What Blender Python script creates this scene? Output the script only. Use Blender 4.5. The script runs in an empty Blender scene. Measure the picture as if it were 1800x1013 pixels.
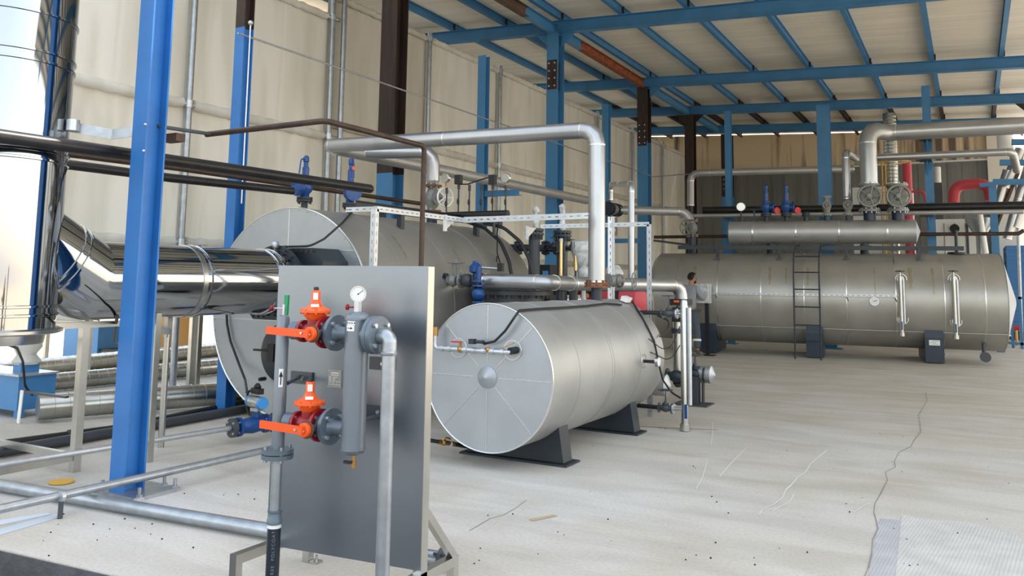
import bpy, bmesh, math, random
from math import pi, sin, cos, radians
from mathutils import Vector as V, Matrix
random.seed(7)
S = bpy.context.scene
COL = S.collection

# ------------------------------------------------------------------ camera, light, exposure
F, PX, PY, CH = 1450.0, 900.0, 329.2, 1.5          # lens in pixels, principal point, eye height
R = Matrix(((0.8746379450000615, 0.04198635941425924, 0.4829550815440356),
            (0.4845799418521251, -0.1041038243435097, -0.8685301800810648),
            (0.013811050671850802, 0.9936797972084329, -0.11139890259399889)))
cd = bpy.data.cameras.new('camera'); cam = bpy.data.objects.new('camera', cd); COL.objects.link(cam)
cd.sensor_fit = 'HORIZONTAL'; cd.sensor_width = 36.0; cd.lens = F * 36.0 / 1800.0
cd.shift_y = -(506.5 - PY) / 1800.0; cd.clip_start = 0.05; cd.clip_end = 500
cam.matrix_world = Matrix.Translation((0, 0, CH)) @ R.to_4x4()
S.camera = cam
S.view_settings.view_transform = 'Standard'; S.view_settings.look = 'None'
S.view_settings.gamma = 1.0; S.view_settings.use_curve_mapping = False
S.view_settings.exposure = 0.31
S.cycles.max_bounces = 8

W = bpy.data.worlds.new('sky'); S.world = W; W.use_nodes = True
nt = W.node_tree; nt.nodes.clear()
wo = nt.nodes.new('ShaderNodeOutputWorld'); bg = nt.nodes.new('ShaderNodeBackground')
sk = nt.nodes.new('ShaderNodeTexSky'); sk.sky_type = 'NISHITA'; sk.sun_disc = False
sk.sun_elevation = radians(49); sk.sun_rotation = radians(32); sk.air_density = 1.2; sk.dust_density = 1.6
bg.inputs['Strength'].default_value = 1.0
hs = nt.nodes.new('ShaderNodeMix'); hs.data_type = 'RGBA'; hs.blend_type = 'MULTIPLY'; hs.inputs[0].default_value = 1.0; hs.inputs[7].default_value = (1.19, 0.99, 0.80, 1)   # milky haze
nt.links.new(sk.outputs[0], hs.inputs[6]); hz = nt.nodes.new('ShaderNodeMix'); hz.data_type = 'RGBA'; hz.inputs[0].default_value = 0.75; hz.inputs[7].default_value = (1.17, 1.26, 1.38, 1)   # thin high cloud over the clear sky
nt.links.new(hs.outputs[2], hz.inputs[6]); nt.links.new(hz.outputs[2], bg.inputs[0]); nt.links.new(bg.outputs[0], wo.inputs[0])
sd = bpy.data.lights.new('sun', 'SUN'); sd.energy = 7.0; sd.angle = radians(1.5); sd.color = (1.0, 0.93, 0.83)
so = bpy.data.objects.new('sun', sd); COL.objects.link(so)
so.rotation_euler = V((-0.35, -0.55, -0.76)).to_track_quat('-Z', 'Y').to_euler()

# ------------------------------------------------------------------ reading positions: a ray through the lens met with a real plane
def ray(x, y): return R @ V((x - PX, -(y - PY), -F))
def aZ(x, y, z=0.0): d = ray(x, y); return V((0, 0, CH)) + d * ((z - CH) / d.z)
def aY(x, y, Y): d = ray(x, y); return V((0, 0, CH)) + d * (Y / d.y)
def aX(x, y, X): d = ray(x, y); return V((0, 0, CH)) + d * (X / d.x)

# ------------------------------------------------------------------ materials
def lin(c):
    return tuple(((v / 255) / 12.92 if v / 255 <= 0.04045 else ((v / 255 + 0.055) / 1.055) ** 2.4) for v in c)
def mat(name, rgb, rough=0.5, metal=0.0, var=0.0, vscale=4.0, bump=0.0, bscale=30.0, rvar=0.0, stretch=(1, 1, 1), rgb2=None, spec=0.5):
    m = bpy.data.materials.new(name); m.use_nodes = True; t = m.node_tree; b = t.nodes['Principled BSDF']
    c = lin(rgb); b.inputs['Base Color'].default_value = (*c, 1); b.inputs['Roughness'].default_value = rough
    b.inputs['Metallic'].default_value = metal; b.inputs['Specular IOR Level'].default_value = spec
    tc = t.nodes.new('ShaderNodeTexCoord'); mp = t.nodes.new('ShaderNodeMapping'); mp.inputs['Scale'].default_value = stretch
    t.links.new(tc.outputs['Object'], mp.inputs[0])
    if var or rgb2:
        n = t.nodes.new('ShaderNodeTexNoise'); n.inputs['Scale'].default_value = vscale; n.inputs['Detail'].default_value = 6
        t.links.new(mp.outputs[0], n.inputs[0]); r = t.nodes.new('ShaderNodeValToRGB')
        r.color_ramp.elements[0].position = 0.35; r.color_ramp.elements[1].position = 0.65
        c2 = lin(rgb2) if rgb2 else tuple(v * (1 - var) for v in c)
        r.color_ramp.elements[0].color = (*c2, 1); r.color_ramp.elements[1].color = (*(c if rgb2 else tuple(min(1, v * (1 + var * .5)) for v in c)), 1)
        t.links.new(n.outputs[0], r.inputs[0]); t.links.new(r.outputs[0], b.inputs['Base Color'])
        if rvar:
            mr = t.nodes.new('ShaderNodeMapRange'); mr.inputs['To Min'].default_value = max(0, rough - rvar); mr.inputs['To Max'].default_value = min(1, rough + rvar)
            t.links.new(n.outputs[0], mr.inputs[0]); t.links.new(mr.outputs[0], b.inputs['Roughness'])
    if bump:
        n2 = t.nodes.new('ShaderNodeTexNoise'); n2.inputs['Scale'].default_value = bscale; n2.inputs['Detail'].default_value = 3
        t.links.new(mp.outputs[0], n2.inputs[0]); bp = t.nodes.new('ShaderNodeBump'); bp.inputs['Strength'].default_value = bump; bp.inputs['Distance'].default_value = 0.02
        t.links.new(n2.outputs[0], bp.inputs['Height']); t.links.new(bp.outputs[0], b.inputs['Normal'])
    return m
M = {}
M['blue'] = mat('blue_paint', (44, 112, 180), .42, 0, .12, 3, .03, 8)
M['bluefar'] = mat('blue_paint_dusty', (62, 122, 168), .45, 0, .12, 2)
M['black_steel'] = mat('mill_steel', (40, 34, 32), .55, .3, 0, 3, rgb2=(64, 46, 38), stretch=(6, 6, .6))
M['rust'] = mat('rusty_steel', (150, 78, 40), .8, 0, 0, 9, rgb2=(96, 50, 34))
M['brown'] = mat('brown_primer', (84, 62, 50), .65, 0, .3, 3)
M['clad'] = mat('aluminium_cladding', (178, 178, 176), .48, .70, .08, 3, .04, 5, .06)
M['clad_dull'] = mat('aluminium_cladding_dusty', (174, 171, 164), .40, .62, .10, 2.0, .03, 4, .07)
M['clad_end'] = mat('aluminium_end_sheet', (170, 175, 180), .45, .75, .06, 5, .06, 4, .05)
M['pipe_clad'] = mat('pipe_cladding', (178, 179, 180), .34, .85, .06, 5, .03, 10, .05)
M['mirror'] = mat('polished_stainless', (172, 175, 178), .06, 1, 0, 3, .05, 1.6)
M['stainless'] = mat('brushed_stainless', (190, 190, 186), .28, 1, .06, 8)
M['galv'] = mat('galvanised_steel', (168, 174, 180), .40, .85, .14, 14, .03, 40)
M['galvbright'] = mat('galvanised_bright', (196, 200, 204), .38, .8, .08, 20)
M['spiral'] = mat('spiral_duct_steel', (178, 178, 172), .28, 1, .12, 6)
M['seam'] = mat('seam_strip', (222, 222, 218), .3, 1)
M['dark'] = mat('dark_grey_paint', (38, 46, 54), .45, 0, .15, 4)
M['navy'] = mat('navy_saddle_paint', (30, 44, 62), .42, 0, .12, 3)
M['slate'] = mat('slate_paint', (62, 66, 72), .42, 0, .10, 4)
M['black'] = mat('black_rubber', (20, 21, 23), .5)
M['blackpipe'] = mat('black_steel_pipe', (48, 47, 48), .38, .5, .25, 10)
M['brownpipe'] = mat('rust_brown_pipe', (72, 56, 46), .5, .4, .3, 8)
M['grey'] = mat('grey_enamel', (118, 126, 134), .32, .35, .04, 4)
M['grey_d'] = mat('grey_flange_paint', (96, 108, 118), .35, .2, .06, 4)
M['sheet'] = mat('panel_stainless_sheet', (134, 141, 149), .36, .9, .08, 1.2, .008, 2.2, .04)
M['orange'] = mat('orange_cast_paint', (238, 92, 28), .38)
M['orange_l'] = mat('orange_lever_plastic', (232, 84, 20), .4)
M['redb'] = mat('dark_red_paint', (140, 16, 30), .35)
M['red'] = mat('red_paint', (196, 40, 44), .4)
M['pinkred'] = mat('dusty_red_paint', (200, 66, 80), .5)
M['green'] = mat('green_grip', (10, 140, 86), .45)
M['vblue'] = mat('valve_blue', (16, 68, 128), .35, 0, .1, 12)
M['lblue'] = mat('actuator_blue', (60, 140, 204), .4)
M['alu'] = mat('cast_aluminium', (176, 182, 184), .4, .8, .06, 20)
M['castgrey'] = mat('cast_grey_valve', (132, 134, 130), .5, .3, .12, 20)
M['brass'] = mat('brass', (176, 140, 84), .35, .9)
M['gold'] = mat('gilded_gauge_glass', (206, 180, 128), .25, .9)
M['white'] = mat('white_plastic', (232, 232, 228), .5)
M['dial'] = mat('dial_white', (226, 230, 232), .4)
M['ink'] = mat('black_ink', (18, 18, 20), .6)
M['plate'] = mat('name_plate', (150, 148, 142), .4, .4)
M['grave'] = mat('name_plate_engraving', (212, 212, 206), .5)
M['plastic'] = mat('crumpled_plastic_wrap', (205, 208, 208), .2, 0, .3, 14, .5, 12)
M['bluebox'] = mat('blue_fan_box', (66, 128, 182), .45, 0, .08, 3)
M['ochre'] = mat('ochre_tank', (204, 154, 92), .55)
M['yellow'] = mat('yellow_paint', (214, 168, 60), .5)
M['tan'] = mat('tan_ground', (206, 190, 164), .9, 0, .12, .5)
M['road'] = mat('asphalt', (86, 86, 88), .9, 0, .3, 5, .4, 40)
M['wallgrey'] = mat('outdoor_wall', (206, 202, 192), .8)
M['skin'] = mat('skin', (176, 124, 98), .55)
M['hair'] = mat('hair', (18, 15, 14), .7)
M['sweater'] = mat('grey_sweater', (150, 152, 156), .9, 0, .1, 60, .2, 200)
M['trousers'] = mat('dark_grey_work_trousers', (78, 84, 94), .9, 0, .1, 30)
M['boot'] = mat('dusty_boots', (106, 98, 88), .8)
M['rustring'] = mat('rusty_flange_ring', (122, 76, 50), .6, .3, .3, 30)
M['shutter'] = mat('blue_ribbed_sheet', (52, 104, 158), .5)

def slat_mat(name, rgb, scale, axis='Z', rough=.5, metal=0, strength=.6):
    m = mat(name, rgb, rough, metal); t = m.node_tree; b = t.nodes['Principled BSDF']
    tc = t.nodes.new('ShaderNodeTexCoord'); w = t.nodes.new('ShaderNodeTexWave'); w.bands_direction = axis; w.inputs['Scale'].default_value = scale
    t.links.new(tc.outputs['Object'], w.inputs[0]); bp = t.nodes.new('ShaderNodeBump'); bp.inputs['Strength'].default_value = strength; bp.inputs['Distance'].default_value = .02
    t.links.new(w.outputs['Fac'], bp.inputs['Height']); t.links.new(bp.outputs[0], b.inputs['Normal'])
    return m
M['shutter'] = slat_mat('blue_ribbed_sheet', (58, 112, 168), 3.2, 'Z')

def concrete():
    m = bpy.data.materials.new('concrete_floor'); m.use_nodes = True; t = m.node_tree; b = t.nodes['Principled BSDF']
    b.inputs['Roughness'].default_value = .62; b.inputs['Specular IOR Level'].default_value = .35
    tc = t.nodes.new('ShaderNodeTexCoord')
    def noise(sc, det, st, dist=0):
        mp = t.nodes.new('ShaderNodeMapping'); mp.inputs['Scale'].default_value = st; t.links.new(tc.outputs['Object'], mp.inputs[0])
        n = t.nodes.new('ShaderNodeTexNoise'); n.inputs['Scale'].default_value = sc; n.inputs['Detail'].default_value = det; n.inputs['Distortion'].default_value = dist
        t.links.new(mp.outputs[0], n.inputs[0]); return n.outputs[0]
    def ramp(src, a, ca, bb, cb):
        r = t.nodes.new('ShaderNodeValToRGB'); e = r.color_ramp.elements
        e[0].position = a; e[0].color = (*ca, 1); e[1].position = bb; e[1].color = (*cb, 1); t.links.new(src, r.inputs[0]); return r.outputs[0]
    base = ramp(noise(.45, 5, (1, 1, 1)), .35, lin((196, 189, 176)), .65, lin((202, 199, 193)))
    streak = ramp(noise(2.2, 8, (.35, 1.6, 1), .6), .38, (.87, .865, .85), .60, (1, 1, 1))
    fine = ramp(noise(46, 3, (1, 1, 1)), .3, (.90, .89, .88), .6, (1.03, 1.03, 1.03))
    blot = ramp(noise(1.1, 4, (1, 1, 1)), .36, (.93, .91, .87), .50, (1, 1, 1))
    def mul(a, c):
        x = t.nodes.new('ShaderNodeMix'); x.data_type = 'RGBA'; x.blend_type = 'MULTIPLY'; x.inputs[0].default_value = 1
        t.links.new(a, x.inputs[6]); t.links.new(c, x.inputs[7]); return x.outputs[2]
    t.links.new(mul(mul(mul(base, streak), fine), blot), b.inputs['Base Color'])
    bp = t.nodes.new('ShaderNodeBump'); bp.inputs['Strength'].default_value = .15; bp.inputs['Distance'].default_value = .01
    t.links.new(noise(30, 6, (1, 2, 1)), bp.inputs['Height']); t.links.new(bp.outputs[0], b.inputs['Normal'])
    return m
M['concrete'] = concrete()
def broom(name, rgb, rot, sc=9):
    m = mat(name, rgb, .8, 0, .10, 6); t = m.node_tree; b = t.nodes['Principled BSDF']
    tc = t.nodes.new('ShaderNodeTexCoord'); mp = t.nodes.new('ShaderNodeMapping'); mp.inputs['Rotation'].default_value = (0, 0, rot)
    t.links.new(tc.outputs['Object'], mp.inputs[0]); w = t.nodes.new('ShaderNodeTexWave'); w.inputs['Scale'].default_value = sc; w.inputs['Distortion'].default_value = 1.5
    t.links.new(mp.outputs[0], w.inputs[0]); bp = t.nodes.new('ShaderNodeBump'); bp.inputs['Strength'].default_value = .16; bp.inputs['Distance'].default_value = .01
    t.links.new(w.outputs['Fac'], bp.inputs['Height']); t.links.new(bp.outputs[0], b.inputs['Normal']); return m
M['broom'] = broom('broomed_concrete', (194, 191, 184), radians(6), 16)
M['broom2'] = broom('blue_grey_broomed_concrete', (176, 175, 175), radians(3), 18)
def tarp_mat(name, rgb, tr):
    m = bpy.data.materials.new(name); m.use_nodes = True; t = m.node_tree; b = t.nodes['Principled BSDF']; out = t.nodes['Material Output']
    b.inputs['Roughness'].default_value = .55; b.inputs['Specular IOR Level'].default_value = .3
    tc = t.nodes.new('ShaderNodeTexCoord'); mp = t.nodes.new('ShaderNodeMapping'); mp.inputs['Scale'].default_value = (1, 1.6, .25); t.links.new(tc.outputs['Object'], mp.inputs[0])
    n = t.nodes.new('ShaderNodeTexNoise'); n.inputs['Scale'].default_value = 1.4; n.inputs['Detail'].default_value = 7; n.inputs['Distortion'].default_value = .8; t.links.new(mp.outputs[0], n.inputs[0])
    r = t.nodes.new('ShaderNodeValToRGB'); r.color_ramp.elements[0].position = .3; r.color_ramp.elements[1].position = .62
    c = lin(rgb); r.color_ramp.elements[0].color = (c[0] * .84, c[1] * .83, c[2] * .78, 1); r.color_ramp.elements[1].color = (*c, 1)
    t.links.new(n.outputs[0], r.inputs[0]); t.links.new(r.outputs[0], b.inputs['Base Color'])
    tl = t.nodes.new('ShaderNodeBsdfTranslucent'); t.links.new(r.outputs[0], tl.inputs[0]); mx = t.nodes.new('ShaderNodeMixShader'); mx.inputs[0].default_value = tr
    t.links.new(b.outputs[0], mx.inputs[1]); t.links.new(tl.outputs[0], mx.inputs[2]); t.links.new(mx.outputs[0], out.inputs[0])
    bp = t.nodes.new('ShaderNodeBump'); bp.inputs['Strength'].default_value = .35; bp.inputs['Distance'].default_value = .05
    t.links.new(n.outputs[0], bp.inputs['Height']); t.links.new(bp.outputs[0], b.inputs['Normal'])
    return m
M['tarp'] = tarp_mat('cream_tarpaulin', (242, 240, 234), .40)
M['tarp2'] = tarp_mat('grey_clear_tarpaulin', (222, 219, 210), .38)
def back_wall_mat():
    m = mat('stained_plaster', (176, 156, 124), .85); t = m.node_tree; b = t.nodes['Principled BSDF']
    tc = t.nodes.new('ShaderNodeTexCoord')
    def nz(sc, st):
        mp = t.nodes.new('ShaderNodeMapping'); mp.inputs['Scale'].default_value = st; t.links.new(tc.outputs['Object'], mp.inputs[0])
        n = t.nodes.new('ShaderNodeTexNoise'); n.inputs['Scale'].default_value = sc; n.inputs['Detail'].default_value = 5; t.links.new(mp.outputs[0], n.inputs[0]); return n.outputs[0]
    a = nz(5, (1, 1, .06)); c = nz(.32, (1, 1, .35))
    mm = t.nodes.new('ShaderNodeMath'); mm.operation = 'MULTIPLY'; t.links.new(a, mm.inputs[0]); t.links.new(c, mm.inputs[1])
    r = t.nodes.new('ShaderNodeValToRGB'); e = r.color_ramp.elements; e[0].position = .27; e[0].color = (*lin((206, 188, 158)), 1); e[1].position = .40; e[1].color = (*lin((104, 90, 76)), 1)
    t.links.new(mm.outputs[0], r.inputs[0]); t.links.new(r.outputs[0], b.inputs['Base Color']); return m
M['backwall'] = back_wall_mat()
M['roof'] = mat('white_roof_panel_underside', (238, 230, 212), .38, .0, .10, 1.2, .04, 3, .08, stretch=(.4, 5, 1))
M['panelgrey'] = mat('grey_wall_sheet', (118, 118, 114), .4, .3, .15, 1.5, stretch=(5, 1, .3))

# ------------------------------------------------------------------ mesh builder
def frame(ax):
    w = V(ax).normalized(); h = V((0, 0, 1)) if abs(w.z) < .95 else V((1, 0, 0))
    u = h.cross(w).normalized(); return u, w.cross(u).normalized(), w
class MB:
    def __init__(s): s.v = []; s.f = []; s.pc = []
    def add(s, vs, fs):
        n = len(s.v); s.pc.append((n, len(s.f))); s.v += [V(p) for p in vs]; s.f += [tuple(i + n for i in f) for f in fs]; return s
    def box(s, c, d, ax=None, ay=None):
        u = V(ax).normalized() if ax is not None else V((1, 0, 0))
        if ay is not None: v = V(ay).normalized()
        elif ax is not None: v = V((0, 0, 1)).cross(u); v = v.normalized() if v.length > 1e-6 else V((0, 1, 0))
        else: v = V((0, 1, 0))
        w = u.cross(v).normalized(); c = V(c)
        vs = [c + u * (i * d[0] / 2) + v * (j * d[1] / 2) + w * (k * d[2] / 2) for k in (-1, 1) for j in (-1, 1) for i in (-1, 1)]
        return s.add(vs, [(0, 2, 3, 1), (4, 5, 7, 6), (0, 1, 5, 4), (2, 6, 7, 3), (0, 4, 6, 2), (1, 3, 7, 5)])
    def bx(s, a, b):
        return s.box([(a[i] + b[i]) / 2 for i in range(3)], [abs(a[i] - b[i]) for i in range(3)])
    def bar(s, p, q, w, h, up=(0, 0, 1)):
        p, q = V(p), V(q); a = (q - p); L = a.length; a.normalize(); u = V(up); v = u.cross(a)
        if v.length < 1e-4: v = V((1, 0, 0))
        return s.box((p + q) / 2, (L, w, h), a, v)
    def cyl(s, p, q, r, r2=None, n=20, caps=True):
        p, q = V(p), V(q); u, v, w = frame(q - p); r2 = r if r2 is None else r2
        vs = [p + (u * cos(2 * pi * i / n) + v * sin(2 * pi * i / n)) * r for i in range(n)] + [q + (u * cos(2 * pi * i / n) + v * sin(2 * pi * i / n)) * r2 for i in range(n)]
        fs = [(i, (i + 1) % n, n + (i + 1) % n, n + i) for i in range(n)]
        if caps: fs += [tuple(range(n - 1, -1, -1)), tuple(range(n, 2 * n))]
        return s.add(vs, fs)
    def lathe(s, o, ax, prof, n=28, u0=None):
        o = V(o); u, v, w = frame(ax); vs = []; fs = []; m = len(prof)
        for (r, h) in prof:
            vs += [o + w * h + (u * cos(2 * pi * i / n) + v * sin(2 * pi * i / n)) * max(r, 1e-5) for i in range(n)]
        for k in range(m - 1):
            fs += [(k * n + i, k * n + (i + 1) % n, (k + 1) * n + (i + 1) % n, (k + 1) * n + i) for i in range(n)]
        fs += [tuple(range(n - 1, -1, -1)), tuple(range((m - 1) * n, m * n))]
        return s.add(vs, fs)
    def tube(s, pts, r, n=16, bend=0, segs=5, caps=True):
        P = fillet(pts, bend, segs) if bend else [V(p) for p in pts]
        T = []
        for i in range(len(P)):
            a = (P[i] - P[i - 1]).normalized() if i else None; b = (P[i + 1] - P[i]).normalized() if i < len(P) - 1 else None
            T.append((a + b).normalized() if a is not None and b is not None else (a if a is not None else b))
        u, v, w = frame(T[0]); vs = []; fs = []
        for i, p in enumerate(P):
            if i:
                q = T[i - 1].rotation_difference(T[i]); u = q @ u; v = q @ v
            k = 1.0
            if 0 < i < len(P) - 1:
                c = max(.5, T[i].dot((P[i + 1] - P[i]).normalized())); k = 1 / c
                ax = (P[i] - P[i - 1]).normalized().cross((P[i + 1] - P[i]).normalized())
            for j in range(n):
                d = u * cos(2 * pi * j / n) + v * sin(2 * pi * j / n)
                if k > 1.0001 and ax.length > 1e-5:
                    m_ = ax.normalized().cross(T[i]).normalized(); d = d + m_ * (d.dot(m_) * (k - 1))
                vs.append(p + d * r)
        for i in range(len(P) - 1):
            fs += [(i * n + j, i * n + (j + 1) % n, (i + 1) * n + (j + 1) % n, (i + 1) * n + j) for j in range(n)]
        if caps: fs += [tuple(range(n - 1, -1, -1)), tuple(range((len(P) - 1) * n, len(P) * n))]
        return s.add(vs, fs)
    def sphere(s, c, r, n=16, m=10, sc=(1, 1, 1)):
        c = V(c); vs = [c + V((0, 0, -r * sc[2]))]; fs = []
        for k in range(1, m):
            a = -pi / 2 + pi * k / m
            vs += [c + V((r * sc[0] * cos(a) * cos(2 * pi * i / n), r * sc[1] * cos(a) * sin(2 * pi * i / n), r * sc[2] * sin(a))) for i in range(n)]
        vs.append(c + V((0, 0, r * sc[2]))); L = len(vs) - 1
        fs += [(0, 1 + (i + 1) % n, 1 + i) for i in range(n)]
        for k in range(m - 2):
            fs += [(1 + k * n + i, 1 + k * n + (i + 1) % n, 1 + (k + 1) * n + (i + 1) % n, 1 + (k + 1) * n + i) for i in range(n)]
        fs += [(L, 1 + (m - 2) * n + i, 1 + (m - 2) * n + (i + 1) % n) for i in range(n)]
        return s.add(vs, fs)
    def torus(s, c, ax, Rr, r, n=28, m=8):
        c = V(c); u, v, w = frame(ax); vs = []; fs = []
        for i in range(n):
            d = u * cos(2 * pi * i / n) + v * sin(2 * pi * i / n)
            vs += [c + d * (Rr + r * cos(2 * pi * j / m)) + w * (r * sin(2 * pi * j / m)) for j in range(m)]
        for i in range(n):
            fs += [(i * m + j, i * m + (j + 1) % m, ((i + 1) % n) * m + (j + 1) % m, ((i + 1) % n) * m + j) for j in range(m)]
        return s.add(vs, fs)
    def prism(s, poly, t):                    # poly: 3D points of one face, t: extrusion vector
        n = len(poly); a = [V(p) for p in poly]; t = V(t)
        return s.add(a + [p + t for p in a], [tuple(range(n - 1, -1, -1)), tuple(range(n, 2 * n))] + [(i, (i + 1) % n, n + (i + 1) % n, n + i) for i in range(n)])
    def hbeam(s, p, q, w, h, flat, tf=.012, tw=.009):   # flat: direction along the web depth (flange normals)
        p, q = V(p), V(q); a = (q - p).normalized(); d = V(flat); d = (d - a * d.dot(a)).normalized(); u = a.cross(d)
        c = (p + q) / 2; L = (q - p).length
        s.box(c + d * (h / 2 - tf / 2), (L, w, tf), a, u); s.box(c - d * (h / 2 - tf / 2), (L, w, tf), a, u); s.box(c, (L, tw, h - 2 * tf), a, u); return s
    def chan(s, p, q, w, h, flat, side=1, t=.01):
        p, q = V(p), V(q); a = (q - p).normalized(); d = V(flat); d = (d - a * d.dot(a)).normalized(); u = a.cross(d)
        c = (p + q) / 2; L = (q - p).length
        s.box(c + d * (h / 2 - t / 2), (L, w, t), a, u); s.box(c - d * (h / 2 - t / 2), (L, w, t), a, u); s.box(c + u * side * (w / 2 - t / 2), (L, t, h - 2 * t), a, u); return s
    def slotted(s, p, q, w, t, out, slot=.035, gap=.045, k=.15):       # perforated strip: two rails and the bridges between slots
        p, q = V(p), V(q); a = (q - p); L = a.length; a.normalize(); o = V(out); o = (o - a * o.dot(a)).normalized(); u = a.cross(o); c = (p + q) / 2
        rw = w * (1 - k) / 2
        for sg in (-1, 1): s.box(c + u * sg * (w / 2 - rw / 2), (L, rw, t), a, u)
        x = 0
        while x < L - gap:
            s.box(p + a * (x + gap / 2), (gap, w * k, t), a, u); x += slot + gap
        return s
    def bolts(s, c, ax, R_, n, r, L, ph=0.):
        c = V(c); u, v, w = frame(ax)
        for i in range(n):
            a = 2 * pi * (i + .5) / n + ph; p = c + (u * cos(a) + v * sin(a)) * R_; s.cyl(p - w * L / 2, p + w * L / 2, r, n=6)
        return s
def fillet(pts, bend, segs):
    P = [V(p) for p in pts]; out = [P[0]]
    for i in range(1, len(P) - 1):
        a = (P[i - 1] - P[i]); b = (P[i + 1] - P[i]); la, lb = a.length, b.length; a.normalize(); b.normalize()
        ang = a.angle(b)
        if ang > pi - .02: out.append(P[i]); continue
        d = min(bend / math.tan(ang / 2), la * .49, lb * .49); rad = d * math.tan(ang / 2)
        c = P[i] + (a + b).normalized() * (rad / sin(ang / 2)); s0 = P[i] + a * d - c; s1 = P[i] + b * d - c; th = s0.angle(s1)
        for k in range(segs + 1):
            t = k / segs; out.append(c + (s0 * sin((1 - t) * th) + s1 * sin(t * th)) / sin(th))
    out.append(P[-1]); return out

# ------------------------------------------------------------------ scene objects
WL = {}
def link(o, parent=None):
    COL.objects.link(o)
    if parent is not None: o.parent = parent
    return o
def props(o, label=None, cat=None, group=None, kind=None):
    if label: o['label'] = label
    if cat: o['category'] = cat
    if group: o['group'] = group
    if kind: o['kind'] = kind
    return o
def thing(name, label, cat, loc, group=None):
    o = bpy.data.objects.new(name, None); o.empty_display_size = .1; o.location = loc; link(o); WL[o.name] = V(loc)
    return props(o, label, cat, group)
def mesh(name, mb, m, org, smooth=True, ang=40):
    me = bpy.data.meshes.new(name); me.from_pydata([p - org for p in mb.v], [], mb.f); me.materials.append(M[m] if isinstance(m, str) else m)
    bm = bmesh.new(); bm.from_mesh(me); bmesh.ops.recalc_face_normals(bm, faces=bm.faces); bm.to_mesh(me); bm.free()
    if smooth:
        for p in me.polygons: p.use_smooth = True
        me.set_sharp_from_angle(angle=radians(ang))
    me.update(); return me
def part(name, mb, m, parent, label=None, smooth=True, kind=None):
    org = WL[parent.name]; o = bpy.data.objects.new(name, mesh(name, mb, m, org, smooth)); link(o, parent); WL[o.name] = org
    return props(o, label, None, None, kind)
def parts(name, mb, m, parent, label=None, every=1, **k):
    """one object for each piece (or run of `every` pieces) added to the builder"""
    pc = mb.pc[::every] + [(len(mb.v), len(mb.f))]; o = None
    for (v0, f0), (v1, f1) in zip(pc[:-1], pc[1:]):
        q = MB(); q.v = mb.v[v0:v1]; q.f = [tuple(i - v0 for i in f) for f in mb.f[f0:f1]]; o = part(name, q, m, parent, label, **k)
    return o
def single(name, mb, m, label, cat, group=None, kind=None):
    xs = [p.x for p in mb.v]; ys = [p.y for p in mb.v]; zs = [p.z for p in mb.v]
    org = V(((min(xs) + max(xs)) / 2, (min(ys) + max(ys)) / 2, min(zs)))
    o = bpy.data.objects.new(name, mesh(name, mb, m, org)); o.location = org; link(o); WL[o.name] = org
    return props(o, label, cat, group, kind)
def struct(name, mb, m, smooth=True):
    o = bpy.data.objects.new(name, mesh(name, mb, m, V((0, 0, 0)), smooth)); link(o); WL[o.name] = V((0, 0, 0)); return props(o, kind='structure')
def dup(o, dloc, label=None):
    c = o.copy(); COL.objects.link(c); c.location = o.location + V(dloc)
    if label: c['label'] = label
    for ch in o.children:
        d = ch.copy(); COL.objects.link(d); d.parent = c
        for g in ch.children: e = g.copy(); COL.objects.link(e); e.parent = d
    return c
def rmesh(name, mb, m, parent, grav=0, **k): return part(name, mb, m, parent, **k)

def run(name, label, cat, pts, r, m, bend=0, segs=5, group=None, bands=None, every=1.2, band_m='seam', n=20):
    """a length of pipe with the seam bands of its cladding"""
    t = thing(name, label, cat, V(pts[0]), group); part('pipe', MB().tube(pts, r, n, bend, segs), m, t)
    if bands is None: return t
    b = MB(); P = fillet(pts, bend, segs) if bend else [V(p) for p in pts]
    for i in range(len(P) - 1):
        a, c = P[i], P[i + 1]; L = (c - a).length; w = (c - a).normalized()
        if L > bend * 1.2 and L > 3 * r:
            k = max(1, int(L / every)); 
            for j in range(k + 1):
                q = a + w * (L * j / k); q = q + w * (.01 if j == 0 else (-.01 if j == k else 0)); b.cyl(q - w * .007, q + w * .007, r * 1.025 + .0015, n=n)
    if b.v: parts('seam_band', b, band_m, t)
    return t
def flange(mb, c, ax, r, t, nb=0, br=None, bl=None, rh=0):
    w = V(ax).normalized(); c = V(c); mb.cyl(c - w * t / 2, c + w * t / 2, r, n=28)
    if nb: mb.bolts(c, w, r * .8, nb, br or r * .08, bl or t * 2)
    return mb
def handwheel(mb, c, ax, r, t=None, sp=5):
    t = t or r * .10; mb.torus(c, ax, r, t, 24, 6); u, v, w = frame(ax); c = V(c); mb.cyl(c - w * t * 2, c + w * t * 1.6, r * .2, n=12)
    for i in range(sp):
        a = 2 * pi * i / sp; mb.cyl(c, c + (u * cos(a) + v * sin(a)) * r, t * .75, n=6)
    return mb
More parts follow.
